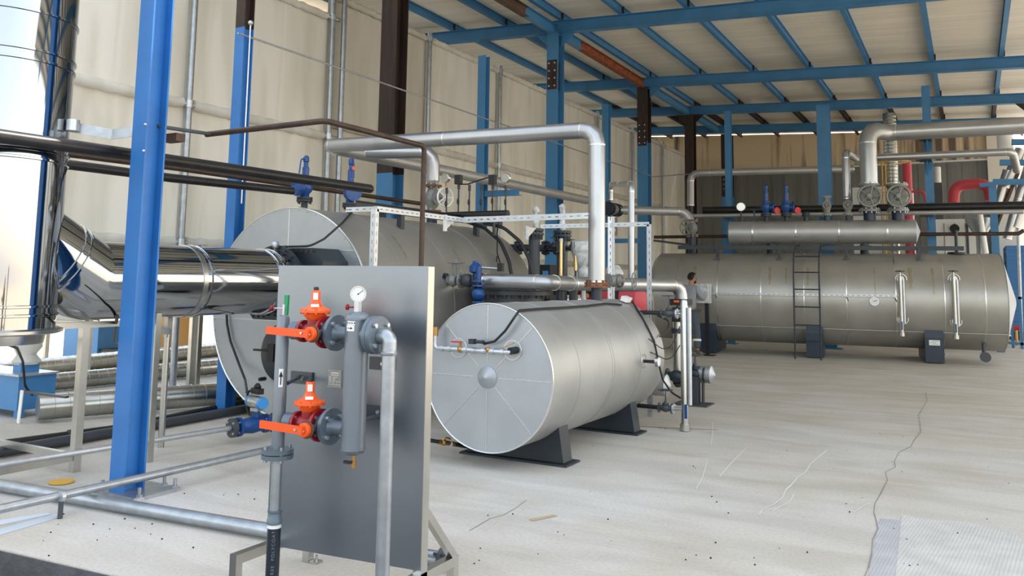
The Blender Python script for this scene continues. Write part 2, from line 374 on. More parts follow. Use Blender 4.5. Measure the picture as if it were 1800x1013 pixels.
def globe_valve(name, label, c, ax, r, up, m='castgrey', wm=None, group=None, L=3.2, wr=2.6, ht=5.5, nb=8, fm=None, fr=2.0):
    """flanged stop valve: body, two flanges, bonnet, yoke, handwheel; r is the bore radius"""
    c = V(c); w = V(ax).normalized(); up = V(up).normalized(); t = thing(name, label, 'valve', c, group)
    b = MB().lathe(c - w * r * L, w, [(r, 0), (r, r * .8), (r * 1.5, r * (L - 1)), (r * 1.75, r * L), (r * 1.5, r * (L + 1)), (r, r * (2 * L - .8)), (r, 2 * r * L)], 20)
    part('body', b, m, t)
    for sg in (-1, 1):
        q_ = c + w * sg * r * (L - .15); fl = part('flange', flange(MB(), q_, w, r * fr, r * .4), fm or m, t)
        if nb and r > .03: parts('bolt', MB().bolts(q_, w, r * fr * .8, nb, r * .16, r * .9), 'galv', fl)
    o = MB().lathe(c, up, [(r * 1.0, 0), (r * 1.0, r * 1.5), (r * 1.4, r * 1.5), (r * 1.4, r * 2.1), (r * .7, r * 2.2), (r * .55, r * 3)], 16)
    part('bonnet', o, m, t)
    u, v, _ = frame(up); y = MB()
    for sg in (-1, 1): y.cyl(c + up * r * 2 + u * sg * r * .6, c + up * r * (ht - .7) + u * sg * r * .35, r * .16, n=8)
    y.cyl(c + up * r * 2, c + up * r * ht, r * .16, n=8); part('yoke', y, m, t)
    part('handwheel', handwheel(MB(), c + up * r * ht, up, r * wr, r * .2), wm or m, t); return t
def gauge(name, label, c, face, r, foot=None, group=None, stem='brass'):
    c = V(c); w = V(face).normalized(); t = thing(name, label, 'gauge', c, group)
    part('case', MB().lathe(c - w * r * .5, w, [(r * .9, 0), (r, r * .1), (r, r * .6), (r * .86, r * .6), (r * .86, r * .45)], 28), 'stainless', t)
    dl = part('dial', MB().cyl(c - w * r * .04, c + w * r * .02, r * .86, n=28), 'dial', t)
    u, v, _ = frame(w); n_ = MB().bar(c + w * r * .05 - (u + v * .8) * r * .12, c + w * r * .05 + (u + v * .8) * r * .55, r * .06, r * .03, up=w)
    n_.cyl(c + w * r * .03, c + w * r * .08, r * .09, n=10)
    for i in range(11):
        a = radians(-225 + 27 * i); d = u * cos(a) + v * sin(a); n_.bar(c + w * r * .03 + d * r * .66, c + w * r * .03 + d * r * .78, r * .03, r * .015, up=w)
    part('needle', n_, 'ink', dl)
    if foot is not None: part('stem', MB().cyl(c - w * r * .25 - V((0, 0, r * .9)), foot, r * .16, n=10), stem, t)
    return t
def arrow(c, face, along, L, mb=None):
    c = V(c); w = V(face).normalized(); a = V(along).normalized(); u = w.cross(a); mb = mb or MB()
    mb.prism([c - a * L * .45 - u * L * .035, c - a * L * .45 + u * L * .035, c + a * L * .1 + u * L * .035, c + a * L * .1 - u * L * .035], w * .001)
    mb.prism([c + a * L * .08 - u * L * .14, c + a * L * .08 + u * L * .14, c + a * L * .45], w * .001); return mb
# ------------------------------------------------------------------ the setting: ground, slab, walls, roof
def poly_slab(pts, z0, z1): return MB().prism([(x, y, z0) for x, y in pts], (0, 0, z1 - z0))
def edgeY(x): return 2.80 + (x + 4.2) * .076
struct('floor', poly_slab([(-13.2, edgeY(-13.2)), (11, edgeY(11)), (11, 44), (-13.2, 44)], -.20, 0), 'concrete')
struct('ground', MB().add([(-90, -60, -.12), (90, -60, -.12), (90, 140, -.12), (-90, 140, -.12)], [(0, 1, 2, 3)]), 'tan')
struct('trim_edge', MB().prism([(-13.2, edgeY(-13.2) - .012, -.115), (11, edgeY(11) - .012, -.115), (11, edgeY(11) - .002, -.115), (-13.2, edgeY(-13.2) - .002, -.115)], (0, 0, .108)), 'road')
struct('trim_road', MB().prism([(-16, -14, -.119), (12, -14, -.119), (12, edgeY(12) - .01, -.119), (-16, edgeY(-16) - .01, -.119)], (0, 0, .004)), 'road')
def decal(name, px, w, m, z=.0025, parent=None):
    """a thin stroke on the slab through points read off the photograph"""
    P = [aZ(x, y, 0) for x, y in px]; b = MB()
    for i in range(len(P) - 1):
        d = (P[i + 1] - P[i]); d.normalize(); s = V((-d.y, d.x, 0)) * w * (.6 + .6 * random.random()) / 2
        q = P[i + 1] + d * w * .2; p = P[i] - d * w * .2
        b.add([(p - s) + V((0, 0, z)), (p + s) + V((0, 0, z)), (q + s) + V((0, 0, z)), (q - s) + V((0, 0, z))], [(0, 1, 2, 3)])
    return struct(name, b, m)
M['crack'] = mat('crack', (140, 134, 126), .9); M['scratch'] = mat('white_scratch', (216, 216, 211), .8); M['whitewash'] = mat('white_wash', (196, 206, 214), .8)
M['stain'] = mat('ochre_stain', (178, 158, 126), .9)
decal('trim_crack', [(1627, 690), (1630, 705), (1620, 722), (1614, 730), (1617, 745), (1619, 760), (1606, 775), (1602, 785), (1580, 796), (1572, 812), (1574, 822), (1556, 830), (1560, 845), (1552, 860), (1546, 872), (1538, 885), (1536, 902), (1540, 915), (1543, 930), (1534, 950), (1532, 975), (1526, 1000), (1520, 1013)], .007, 'crack')
decal('trim_scratch', [(1453, 793), (1440, 803), (1425, 816), (1416, 830), (1402, 840), (1392, 852), (1382, 861)], .012, 'scratch')
decal('trim_scratch', [(1313, 787), (1300, 800), (1285, 815), (1265, 838)], .009, 'scratch')
decal('trim_scratch', [(1382, 861), (1376, 875), (1360, 888), (1340, 896), (1335, 905)], .009, 'scratch')
decal('trim_scratch', [(1396, 868), (1388, 884), (1370, 892), (1358, 899)], .008, 'scratch')
decal('trim_scratch', [(1530, 884), (1515, 892), (1500, 902)], .008, 'scratch')
decal('trim_scratch', [(1252, 742), (1253, 762), (1250, 782)], .008, 'scratch')
decal('trim_scratch', [(1243, 812), (1235, 840), (1224, 860)], .006, 'scratch')
decal('trim_crack', [(925, 880), (905, 895), (885, 906), (862, 912), (840, 925), (825, 934)], .005, 'crack')
decal('trim_stain', [(1125, 750), (1160, 752), (1200, 754), (1260, 756)], .05, 'stain')
decal('trim_stain', [(935, 915), (975, 907)], .05, 'stain')
for px in ([(-30, 938), (100, 904), (112, 908), (-30, 950)], [(-30, 920), (84, 902), (90, 905), (-30, 930)]):
    struct('trim_whitewash', MB().prism([V((*aZ(x, y, 0).xy, .0012)) for x, y in px], (0, 0, .001)), 'whitewash')
for nm, m, zo, px in (('trim_broomed_patch', 'broom', .0015, [(1585, 905), (1640, 915), (1700, 918), (1790, 940), (1850, 1060), (1570, 1060)]), ('trim_rough_strip', 'broom2', .0004, [(1546, 912), (1592, 915), (1592, 1060), (1515, 1060), (1535, 970)])):
    struct(nm, MB().prism([V((*aZ(x, y, 0).xy, zo)) for x, y in px], (0, 0, .001)), m)
b = MB()
for i in range(70):                                        # grit lying on the slab
    p = aZ(random.uniform(820, 1780), random.uniform(720, 1000)); r_ = random.uniform(.002, .006); b.sphere((p.x, p.y, r_ * .5), r_, 6, 4)
for i in range(25):
    p = aZ(random.uniform(60, 460), random.uniform(850, 980)); r_ = random.uniform(.002, .006); b.sphere((p.x, p.y, r_ * .5), r_, 6, 4)
single('grit', b, 'ink', 'tiny dark stones and grit strewn over the concrete floor', 'grit', kind='stuff')

# roof: the skin, its rafters and purlins
def zb(x): return 6.24 - .052 * x
b = MB(); RY0, RY1 = 6.6, 30.9
b.prism([(-12.2, RY0, zb(-12.2) + .425), (8.4, RY0, zb(8.4) + .425), (8.4, RY0, zb(8.4) + .50), (-12.2, RY0, zb(-12.2) + .50)], (0, RY1 - RY0, 0))
struct('ceiling', b, 'roof', False)
ordw = ['first', 'second', 'third', 'fourth', 'fifth', 'sixth', 'seventh', 'eighth', 'ninth', 'tenth', 'eleventh', 'twelfth']
rY = [9.7, 15.1, 20.5, 24.5, 28.0]
rn = ['frontmost, its end cut off by the top of the picture', 'second, meeting the bright blue column behind the boiler', 'third, above the row of free-standing pipe posts', 'fourth, in front of the stained back wall panels', 'rearmost, along the top of the stained back wall']
for i, y in enumerate(rY):
    t = thing('roof_rafter', 'blue steel roof rafter, ' + rn[i], 'beam', (-7.4, y, zb(-7.4)), 'roof rafters')
    x0, x1 = -12, 8.2
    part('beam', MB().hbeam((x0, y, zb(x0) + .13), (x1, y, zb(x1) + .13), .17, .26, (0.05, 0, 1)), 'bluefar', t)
    for xx in ((-7.4, 1.62) if i in (1, 2, 3) else (1.62,)):
        for sg in ((-1, 1) if xx < 0 else (-1,)):
            part('haunch', MB().prism([(xx + sg * .14, y - .006, zb(xx)), (xx + sg * .46, y - .006, zb(xx + sg * .46)), (xx + sg * .14, y - .006, zb(xx) - .30)], (0, .012, 0)), 'bluefar' if i != 3 else 'black_steel', t, smooth=False)
    b = MB()
    for xx in [-7.25 + 1.335 * k for k in range(-3, 12)]:
        b.box((xx + .05, y - .10, zb(xx) + .33), (.05, .012, .14))
    parts('purlin_cleat', b, 'black_steel', t)
for k in range(-3, 12):
    x = -7.25 + 1.335 * k; z = zb(x) + .34
    if k < 0: side = ordw[-k - 1] + ' purlin left of the row of main columns'
    elif k == 0: side = 'purlin straight over the row of main columns'
    else: side = ordw[k - 1] + ' purlin right of the row of main columns'
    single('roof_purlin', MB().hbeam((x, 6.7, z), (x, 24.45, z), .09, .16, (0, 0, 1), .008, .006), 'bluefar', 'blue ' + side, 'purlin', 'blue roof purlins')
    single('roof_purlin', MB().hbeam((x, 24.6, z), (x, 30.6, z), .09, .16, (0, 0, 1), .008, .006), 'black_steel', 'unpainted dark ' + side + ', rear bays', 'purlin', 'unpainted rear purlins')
zg = 6.70
for y0, y1, m, l in ((7.0, 13.75, 'brown', 'brown primed girder between the column tops, running off the top of the picture'), (13.78, 16.35, 'bluefar', 'short blue girder stub crossing the top of the second main column'), (16.38, 20.35, 'rust', 'rusty orange girder between the blue column and the black topped one'), (20.65, 27.9, 'bluefar', 'blue girder over the two black rear columns')):
    single('edge_girder', MB().hbeam((-7.4, y0, zg), (-7.4, y1, zg), .14, .20, (0, 0, 1)), m, l, 'girder', 'girders over the column row')

# columns
def column(x, y, w, z1, label, split=None, splice=None, lower='bluefar', upper='black_steel', name='steel_column', group='main steel columns', h=None, base=True):
    h = h or w; t = thing(name, label, 'column', (x, y, 0), group); zs = split or z1
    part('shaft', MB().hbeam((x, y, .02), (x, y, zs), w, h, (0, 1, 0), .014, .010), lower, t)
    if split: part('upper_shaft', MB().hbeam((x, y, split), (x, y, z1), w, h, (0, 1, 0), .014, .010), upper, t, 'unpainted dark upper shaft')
    if splice:
        b = MB(); 
        for sg in (-1, 1): b.box((x, y + sg * (h / 2 + .008), splice), (w * .8, .016, .62))
        b.box((x + w * .12, y, splice), (.03, h * .7, .6)); sp_ = part('splice_plate', b, 'black_steel', t)
        b = MB()
        for i in range(4):
            for sx in (-1, 1): b.cyl((x + sx * w * .25, y - h / 2 - .03, splice - .24 + .16 * i), (x + sx * w * .25, y - h / 2 - .01, splice - .24 + .16 * i), .018, n=8)
        parts('bolt', b, 'galvbright', sp_)
    if base: part('base_plate', MB().box((x, y, .012), (w * 1.9, h * 1.9, .024)), lower, t)
    return t
c1 = column(-5.165, 3.875, .150, 7.2, 'bright blue foreground column in front of the polished duct', lower='blue', base=False, h=.17)
bp_ = part('base_plate', MB().box((-5.12, 3.93, .012), (.44, .36, .024)), 'galv', c1)
b = MB()
for dx, dy in ((-.19, .15), (.19, .15), (.20, -.14), (-.19, -.14), (.08, .15)): b.cyl((-5.12 + dx, 3.93 + dy, .02), (-5.12 + dx, 3.93 + dy, .085), .012, n=8).cyl((-5.12 + dx, 3.93 + dy, .024), (-5.12 + dx, 3.93 + dy, .04), .022, n=6)
parts('anchor_bolt', b, 'galv', bp_, every=2)
b = MB()
for zz in (2.53, 2.72):
    p = aY(269, 253, 3.79); b.sphere((-5.09, 3.782, zz - .16), .011, 8, 6)
parts('bolt_head', b, 'galvbright', c1)
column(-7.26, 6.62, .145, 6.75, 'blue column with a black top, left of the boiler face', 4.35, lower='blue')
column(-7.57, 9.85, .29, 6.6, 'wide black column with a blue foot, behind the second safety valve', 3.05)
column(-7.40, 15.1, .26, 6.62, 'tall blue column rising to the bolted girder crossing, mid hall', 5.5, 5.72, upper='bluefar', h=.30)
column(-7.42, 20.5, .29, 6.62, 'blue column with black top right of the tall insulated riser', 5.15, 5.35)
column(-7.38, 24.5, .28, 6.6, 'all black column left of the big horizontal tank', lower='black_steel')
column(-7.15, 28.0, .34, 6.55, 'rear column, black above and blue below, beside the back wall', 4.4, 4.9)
def post(x, y, w, z1, label, group='free-standing pipe posts', h=None):
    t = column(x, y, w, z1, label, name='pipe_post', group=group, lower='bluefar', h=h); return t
p840 = post(-7.475, 12.35, .155, 5.47, 'free-standing blue pipe post left of the tallest mid-hall column')
p1058 = post(-7.42, 17.9, .16, 5.66, 'free-standing blue post right behind the top of the tall riser')
pA = post(aY(1281, 300, 20.7).x, 20.7, .15, 5.84, 'slim blue pipe post standing left of the upper steam drum')
pB = post(aY(1450, 300, 20.7).x, 20.7, .30, 5.78, 'broad blue pipe post rising behind the upper steam drum', h=.15)
pC = post(aY(1633, 300, 20.7).x, 20.7, .17, 6.02, 'blue pipe post carrying the two long insulated pipes at right')
for (t, X0, X1, y, zt) in ((p840, -7.40, -6.70, 12.35, aY(880, 335, 12.35).z), (p1058, -7.35, -6.6, 17.9, aY(1080, 420, 17.9).z)):
    part('pipe_bracket', MB().chan((X0, y, zt - .05), (X1, y, zt - .05), .10, .10, (0, 0, 1)), 'bluefar', t)

# left wall: scaffold tubes with cream tarpaulins stretched between them
XT = -9.5
ty = [1.9, 4.78, 7.65, 10.5, 13.4, 16.27, 19.15, 22.03, 24.9, 27.86, 30.7]
bayn = ['leftmost, half hidden by the polished flue', 'behind the bright blue foreground column', 'above the boiler face', 'behind the wide black column', 'behind the free-standing post left of mid hall', 'behind the tallest mid-hall column', 'behind the tall insulated riser', 'behind the column right of the riser', 'far bay left of the all black column', 'last bay before the back wall']
def sheet(y0, y1, z0, z1, x, amp, seed, bot=None):
    b = MB(); n, m = 26, 34; rr = random.Random(seed); ph = [rr.uniform(0, 6) for _ in range(6)]
    for j in range(m + 1):
        for i in range(n + 1):
            y = y0 + (y1 - y0) * i / n; zl = bot(y) if bot else z0; z = zl + (z1 - zl) * j / m
            e = max(0.0, sin(pi * i / n)) ** .5
            d = amp * e * (sin(y * 5 + ph[0] + z * .8) + .6 * sin(y * 11 + ph[1] - z * 1.3) + .5 * sin(z * 3 + ph[2] + y * 1.7)) * .5
            b.v.append(V((x + d, y, z)))
    q = n + 1
    for j in range(m):
        for i in range(n): b.f.append((j * q + i, j * q + i + 1, (j + 1) * q + i + 1, (j + 1) * q + i))
    k = len(b.v); b.v += [p - V((.004, 0, 0)) for p in b.v]; b.f += [tuple(reversed([v + k for v in f])) for f in b.f]
    return b
def rag(r0, pts, amp=.012):
    P = fillet([V(p) for p in pts], 0.01, 2); out = MB().tube(P, r0, 12); return out
for i in range(len(ty) - 1):
    y0, y1 = ty[i] - .02, ty[i + 1] + .02; top = 6.33 if i >= 3 else (5.93 if i == 2 else 6.6); zm = 3.86 if i < 3 else 4.10
    t = thing('tarpaulin', 'cream tarpaulin sheet on the left wall, ' + bayn[i], 'tarpaulin', (XT, y0, 1), 'cream wall tarpaulins')
    m_ = 'tarp2' if i == 3 else 'tarp'
    part('upper_sheet', sheet(y0, y1, zm, top, XT, .022, i), m_, t)
    hem = (lambda y: .62 + .42 * min(1, max(0, (y - 5.3) / 1.6)) ** .7) if i < 3 else None
    part('lower_sheet', sheet(y0, y1, 1.0, zm, XT + .01, .03, i + 50, hem), m_, t)
    for zz in (top, zm, 1.94):
        b = MB(); n = 22; 
        P = [V((XT + .06, y0 + .12 + (y1 - y0 - .24) * k / n, zz)) for k in range(n + 1)]
        b.tube(P, .072 if zz != top else .06, 12)
        for p_i, p in enumerate(b.v): b.v[p_i] = p + V((.010 * sin(p.y * 23 + p.z * 9), 0, .012 * sin(p.y * 31 + p.x * 20)))
        part('hem_roll', b, m_, t)
for i, y in enumerate(ty):
    b = MB(); b.cyl((XT + .10, y, 0), (XT + .10, y, 6.45 if i > 3 else 6.9), .045, n=14)
    if i == 3: b.cyl((XT + .16, y + .22, 0), (XT + .16, y + .22, 6.9), .045, n=14)
    t = thing('scaffold_tube', 'galvanised upright of the tarpaulin wall, ' + (ordw[i] + ' from the polished flue'), 'tube', (XT + .1, y, 0), 'uprights of the tarpaulin wall')
    part('tube', b, 'galv', t)
    b = MB()
    for zz in (1.94, 3.86 if i < 4 else 4.10, 5.93 if i == 3 else 6.33):
        b.cyl((XT + .08, y - .19, zz), (XT + .08, y + .19, zz), .038, n=12).cyl((XT + .10, y, zz - .05), (XT + .10, y, zz + .05), .06, n=12)
        b.cyl((XT + .08, y - .03, zz), (XT + .08, y + .03, zz), .055, n=12)
    for k_ in range(len(b.pc) // 3):
        q = MB(); v0, f0 = b.pc[3 * k_]; v1, f1 = b.pc[3 * k_ + 3] if 3 * k_ + 3 < len(b.pc) else (len(b.v), len(b.f)); q.v = b.v[v0:v1]; q.f = [tuple(i_ - v0 for i_ in f_) for f_ in b.f[f0:f1]]; part('coupler', q, 'galvbright', t)
run('tie_rod', 'thin steel tie rod strung along the left column row', 'rod', [aX(418, 58, -7.12), (-7.1, 20.3, aX(1135, 306, -7.1).z), aY(1330, 297, 26), aY(1520, 290, 27)], .012, 'galv', n=8)
single('conduit', MB().tube([(-7.07, 6.53, 4.35), (-7.07, 6.53, 2.3)], .009, 8).sphere((-7.07, 6.53, 4.37), .03, 8, 6), 'galvbright', 'thin bright conduit down the side of the black topped left column', 'conduit')

# back wall
struct('light_blocker_left', MB().bx((-12.45, 4.2, 3.4), (-12.35, 30.9, 6.86)), 'panelgrey', False)  # unseen sheet, added to block outside light and darken the left roof underside
YB = 30.9
struct('wall_back', MB().prism([(-12.4, YB, 5.66), (1.2, YB, 5.66), (1.2, YB, zb(1.2) + .40), (-12.4, YB, zb(-12.4) + .40)], (0, .2, 0)), 'backwall', False)
b = MB().bx((-12.4, YB + .06, 0), (1.2, YB + .2, 5.66))
for k in range(26): b.bx((-9.8 + k * .44, YB + .03, 0), (-9.77 + k * .44, YB + .06, 5.6))
struct('wall_back_lower', b, 'panelgrey', False)
b = MB().bx((-9.9, YB - .02, 5.60), (1.2, YB + .06, 5.66)); struct('trim_back', b, 'seam', False)
struct('trim_pier', MB().bx((.6, YB - .25, 0), (1.35, YB - .01, 6.42)), 'wallgrey', False)
# ------------------------------------------------------------------ the three cladded vessels
def ring_band(c, ax, r, w=.012, n=56, t=.004):
    c = V(c); a = V(ax).normalized(); return MB().lathe(c - a * w / 2, a, [(r, 0), (r + t, 0), (r + t, w), (r, w)], n)
def saddle(o, d, nrm, R_, zc, hw, th, ztop, plate, m, parent, zin=None, flare=0.0):
    """support block under a horizontal shell: o on the axis above the slab, d axis direction, nrm across"""
    o, d, nrm = V(o), V(d).normalized(), V(nrm).normalized(); Rr = R_ + .003
    ni = hw * .86; pts = [(-hw - flare, .02), (hw + flare, .02), (hw, ztop)]
    a0 = math.asin(min(.999, (hw - .02) / Rr))
    for k in range(17):
        a = a0 - 2 * a0 * k / 16; pts.append((Rr * sin(a), zc - Rr * cos(a)))
    pts.append((-hw, ztop))
    z_at = zc - Rr * cos(a0)
    P = [V((o.x, o.y, 0)) + nrm * n + V((0, 0, z)) - d * th / 2 for n, z in pts]
    s = part('saddle', MB().prism(P, d * th), m, parent, smooth=False)
    if plate: part('base_plate', MB().box((o.x, o.y, .008), (th + plate, 2 * (hw + flare) + plate, .016), d, nrm), m, parent)
    return s

# foreground vessel
T1 = V((-3.425, 5.80, .72)); R1 = .588; T1e = 8.42
t1 = thing('horizontal_tank', 'small aluminium clad horizontal tank in the foreground on two dark saddles', 'tank', (T1.x, 7.1, 0))
part('shell', MB().lathe(T1, (0, 1, 0), [(R1, 0), (R1, T1e - 5.8)], 72), 'clad', t1)
part('rear_head', MB().lathe((T1.x, T1e, T1.z), (0, 1, 0), [(R1, 0), (R1 * .8, .05), (.02, .11)], 72), 'clad', t1)
es1 = part('end_sheet', MB().lathe(T1 - V((0, .004, 0)), (0, 1, 0), [(R1 - .004, 0), (R1 - .004, .01)], 72), 'clad_end', t1)
part('rim', MB().torus(T1 - V((0, .002, 0)), (0, 1, 0), R1 - .002, .007, 72, 8), 'seam', t1)
b = MB(); rv = MB()
for k in range(8):
    a = pi / 4 * k; d = V((cos(a), 0, sin(a))); r0, r1 = (.11, R1 - .02)
    if k == 1: r0 = .11
    b.bar(T1 + d * r0 - V((0, .006, 0)), T1 + d * r1 - V((0, .006, 0)), .004, .006, up=(0, 1, 0))
    for j in range(9):
        p = T1 + d * (r0 + (r1 - r0) * (j + .5) / 9) - V((0, .009, 0)); rv.sphere(p + V((-d.z, 0, d.x)) * .006, .0045, 6, 4)
part('seam_strip', b, 'seam', es1)
for k in range(40):
    a = 2 * pi * k / 40; rv.sphere(T1 + V((cos(a) * (R1 - .015), -.008, sin(a) * (R1 - .015))), .0042, 6, 4)
part('rivet', rv, 'galvbright', es1)
part('centre_cone', MB().lathe(T1 - V((0, .004, 0)), (0, -1, 0), [(.088, 0), (.088, .006), (.004, .05)], 36), 'clad_end', t1, 'shallow cone at the centre of the end sheet')
for Yb in (6.30, 7.0, 7.05, 7.72): part('seam_band', ring_band((T1.x, Yb, T1.z), (0, 1, 0), R1, .008, 72, .0025), 'clad', t1)
for yy in (6.34, 7.96): saddle((T1.x, yy, 0), (0, 1, 0), (-1, 0, 0), R1, T1.z, .40, .17, .40, .10, 'dark', t1, flare=.06)
nz1, nz2 = aY(806, 612, 5.79), aY(901, 616, 5.79)
for p in (nz1, nz2):
    part('nozzle_ring', MB().torus(p, (0, 1, 0), .077, .004, 36, 6), 'seam', t1); part('nozzle_recess', MB().cyl(p - V((0, .003, 0)), p + V((0, .004, 0)), .075, n=32), 'clad_end', t1)
# pipe across the end sheet
q = 5.70; zl = aY(800, 614, q).z
e = thing('end_pipework', 'bright threaded pipe across the end sheet of the small tank, with taps', 'pipe', (T1.x, q, zl))
pL = aY(765, 600, q); pR = aY(893, 617, q)
part('pipe', MB().tube([(pL.x, q, zl + .10), (pL.x, q, zl), (pR.x, q, zl), (pR.x + .02, q + .10, zl + .01)], .017, 14, .03, 4), 'galvbright', e)
b = MB()
for xx in (pL.x + .07, pL.x + .14, T1.x - .15, T1.x - .07, T1.x + .02, T1.x + .10, pR.x - .05): b.cyl((xx - .016, q, zl), (xx + .016, q, zl), .024, n=10)
part('fitting', b, 'galvbright', e)
b = MB().sphere((T1.x - .20, q, zl), .026, 10, 8).cyl((T1.x - .2, q, zl), (T1.x - .2, q, zl + .05), .012, n=8).sphere((T1.x + .06, q, zl + .01), .024, 10, 8).cyl((pL.x, q, zl + .10), (pL.x, q, zl + .17), .024, n=10)
part('valve_body', b, 'brass', e)
part('tap_lever', MB().box((T1.x - .24, q, zl + .058), (.10, .012, .012)), 'red', e, 'red tap lever')
part('tap_lever', MB().bar((pR.x - .05, q, zl + .03), (pR.x + .05, q, zl + .075), .012, .006), 'brass', e, 'brass tap lever')
part('nozzle_stub', MB().cyl((pR.x + .03, 5.80, zl + .015), (pR.x + .01, 5.71, zl + .01), .028, n=14), 'black', e)
part('solenoid', MB().box((T1.x - .08, q - .01, zl + .07), (.05, .045, .04)).cyl((T1.x - .05, q - .01, zl + .07), (T1.x + .02, q - .01, zl + .07), .014, n=10), 'dark', e)
part('hanger', MB().cyl((T1.x - .2, q, zl), (T1.x - .2, 5.80, zl), .012, n=8), 'galvbright', e)
# cable over the small tank
def onT1(x, y):          # point of the shell seen at a pixel
    o = V((0, 0, CH)); d = ray(x, y); a = d.x ** 2 + d.z ** 2; ox = o.x - T1.x; oz = o.z - T1.z
    bb = 2 * (ox * d.x + oz * d.z); cc = ox * ox + oz * oz - (R1 + .012) ** 2; D = bb * bb - 4 * a * cc
    s = (-bb - math.sqrt(max(0, D))) / (2 * a); return o + d * s
cab = [(T1.x + .00, 5.74, zl + .07), aY(850, 605, 5.73), aY(870, 600, 5.73), aY(888, 582, 5.73), aY(905, 557, 5.73), onT1(913, 546)] + [onT1(x, y) for x, y in ((950, 543), (990, 541), (1030, 538), (1065, 534), (1092, 536))]
single('cable', MB().tube(cab, .010, 8, .04, 3), 'black', 'black cable drooping over the end sheet and running along the small tank top', 'cable')
bx_ = onT1(1101, 531); t = thing('junction_box', 'small white junction box tilted on the rear top of the small tank', 'box', bx_)
part('box', MB().box(bx_ + V((0, 0, .03)), (.07, .15, .05), (1, 0, -.35), (0, 1, 0)), 'white', t)
cab2 = [bx_ + V((.02, .09, .02))] + [onT1(x, y) for x, y in ((1125, 552), (1138, 575), (1150, 600))] + [aX(1158, 640, -2.82), aX(1165, 668, -2.80), aX(1180, 690, -2.78), aX(1196, 700, -2.66)]
single('cable', MB().tube(cab2, .010, 8, .04, 3), 'black', 'black cable curving down the rear shoulder of the small tank to the level gauge', 'cable')
for i, (a_, c_, s_, l_) in enumerate(((( -2.86, 8.0, .93), aX(1175, 623, -2.72), (-2.63, 8.3, 1.05), 'upper'), ((-2.84, 8.0, .80), aX(1178, 636, -2.72), (-2.63, 8.3, .86), 'lower'))):
    single('wire', MB().tube([a_, c_, s_], .005, 6, .12, 5), 'black', l_ + ' of two slack wires between small tank and level gauge', 'wire')
tg = aX(1130, 635, -2.85); t = thing('dial_thermometer', 'round dial thermometer on a short stub on the small tank flank', 'gauge', tg)
g2 = V((T1.x + math.sqrt(R1 ** 2 - (tg.z - T1.z) ** 2), tg.y, tg.z))
part('stub', MB().cyl(g2 - V((.01, 0, 0)), g2 + V((.12, 0, 0)), .016, n=12), 'black', t); part('ring', MB().torus(g2, (1, 0, 0), .065, .004, 28, 6), 'seam', t)
part('case', MB().cyl(g2 + V((.12, 0, 0)), g2 + V((.15, 0, 0)), .045, n=24), 'stainless', t); part('dial', MB().cyl(g2 + V((.15, 0, 0)), g2 + V((.153, 0, 0)), .040, n=24), 'dial', t)

# large boiler behind
B0 = V((-6.296, 6.5, 1.135)); RB = 1.097; BL = 3.55
t = thing('boiler', 'large aluminium clad boiler behind the upright panel, polished duct on its face', 'boiler', (B0.x, 8.2, 0)); boiler = t
part('shell', MB().lathe(B0, (0, 1, 0), [(RB, 0), (RB, BL), (RB * .9, BL + .12), (.1, BL + .14)], 84), 'clad_dull', t)
esh = part('end_sheet', MB().lathe(B0 - V((0, .006, 0)), (0, 1, 0), [(RB - .006, 0), (RB - .006, .012)], 84), 'clad_end', t)
part('rim', MB().torus(B0, (0, 1, 0), RB - .004, .012, 84, 8), 'seam', t)
b = MB(); f = B0 - V((0, .008, 0))
for zz in (aY(590, 441, 6.5).z, aY(410, 560, 6.5).z):
    hx = math.sqrt(RB ** 2 - (zz - B0.z) ** 2) - .02; b.bar((B0.x - hx, f.y, zz), (B0.x + hx, f.y, zz), .006, .010, up=(0, 1, 0))
b.bar((aY(509, 400, 6.5).x, f.y, B0.z + .5), (aY(509, 400, 6.5).x, f.y, B0.z + RB - .02), .010, .006, up=(0, 1, 0)); part('seam_strip', b, 'seam', t)
b = MB()
for k in range(56): a = 2 * pi * k / 56; b.sphere(f + V((cos(a) * (RB - .03), 0, sin(a) * (RB - .03))), .007, 6, 4)
part('rivet', b, 'galv', esh)
for yy in (7.15, 8.05, 8.95, 9.75): part('seam_band', ring_band((B0.x, yy, B0.z), (0, 1, 0), RB, .010, 84, .003), 'clad_dull', t)
for yy in (7.3, 9.3): saddle((B0.x, yy, 0), (0, 1, 0), (-1, 0, 0), RB, B0.z, .75, .24, .30, .1, 'dark', t)
zt, zbm = aY(440, 437, 6.12).z, aY(440, 561, 6.12).z; xl, xr = aY(432, 490, 6.12).x, aY(566, 490, 6.12).x; ch = .13
b = MB().prism([(xl + ch, 6.12, zt), (xr - ch, 6.12, zt), (xr, 6.12, zt - ch), (xr, 6.12, zbm + ch), (xr - ch, 6.12, zbm), (xl + ch, 6.12, zbm), (xl, 6.12, zbm + ch), (xl, 6.12, zt - ch)], (0, .40, 0))
sbx = part('smoke_box', b, 'dark', t, 'dark octagonal smoke box on the boiler face')
b = MB()
for k in range(12): b.cyl((xl + ch + (xr - xl - 2 * ch) * k / 11, 6.10, zt - .03), (xl + ch + (xr - xl - 2 * ch) * k / 11, 6.13, zt - .03), .010, n=6).cyl((xl + ch + (xr - xl - 2 * ch) * k / 11, 6.10, zbm + .03), (xl + ch + (xr - xl - 2 * ch) * k / 11, 6.13, zbm + .03), .010, n=6)
parts('bolt', b, 'slate', sbx)
dr = aY(497, 621, 6.45); fdr = part('furnace_door', MB().lathe((dr.x, 6.49, dr.z), (0, -1, 0), [(.30, 0), (.30, .05), (.26, .07), (.0, .08)], 48), 'dark', t, 'round dark inspection door low on the boiler face')
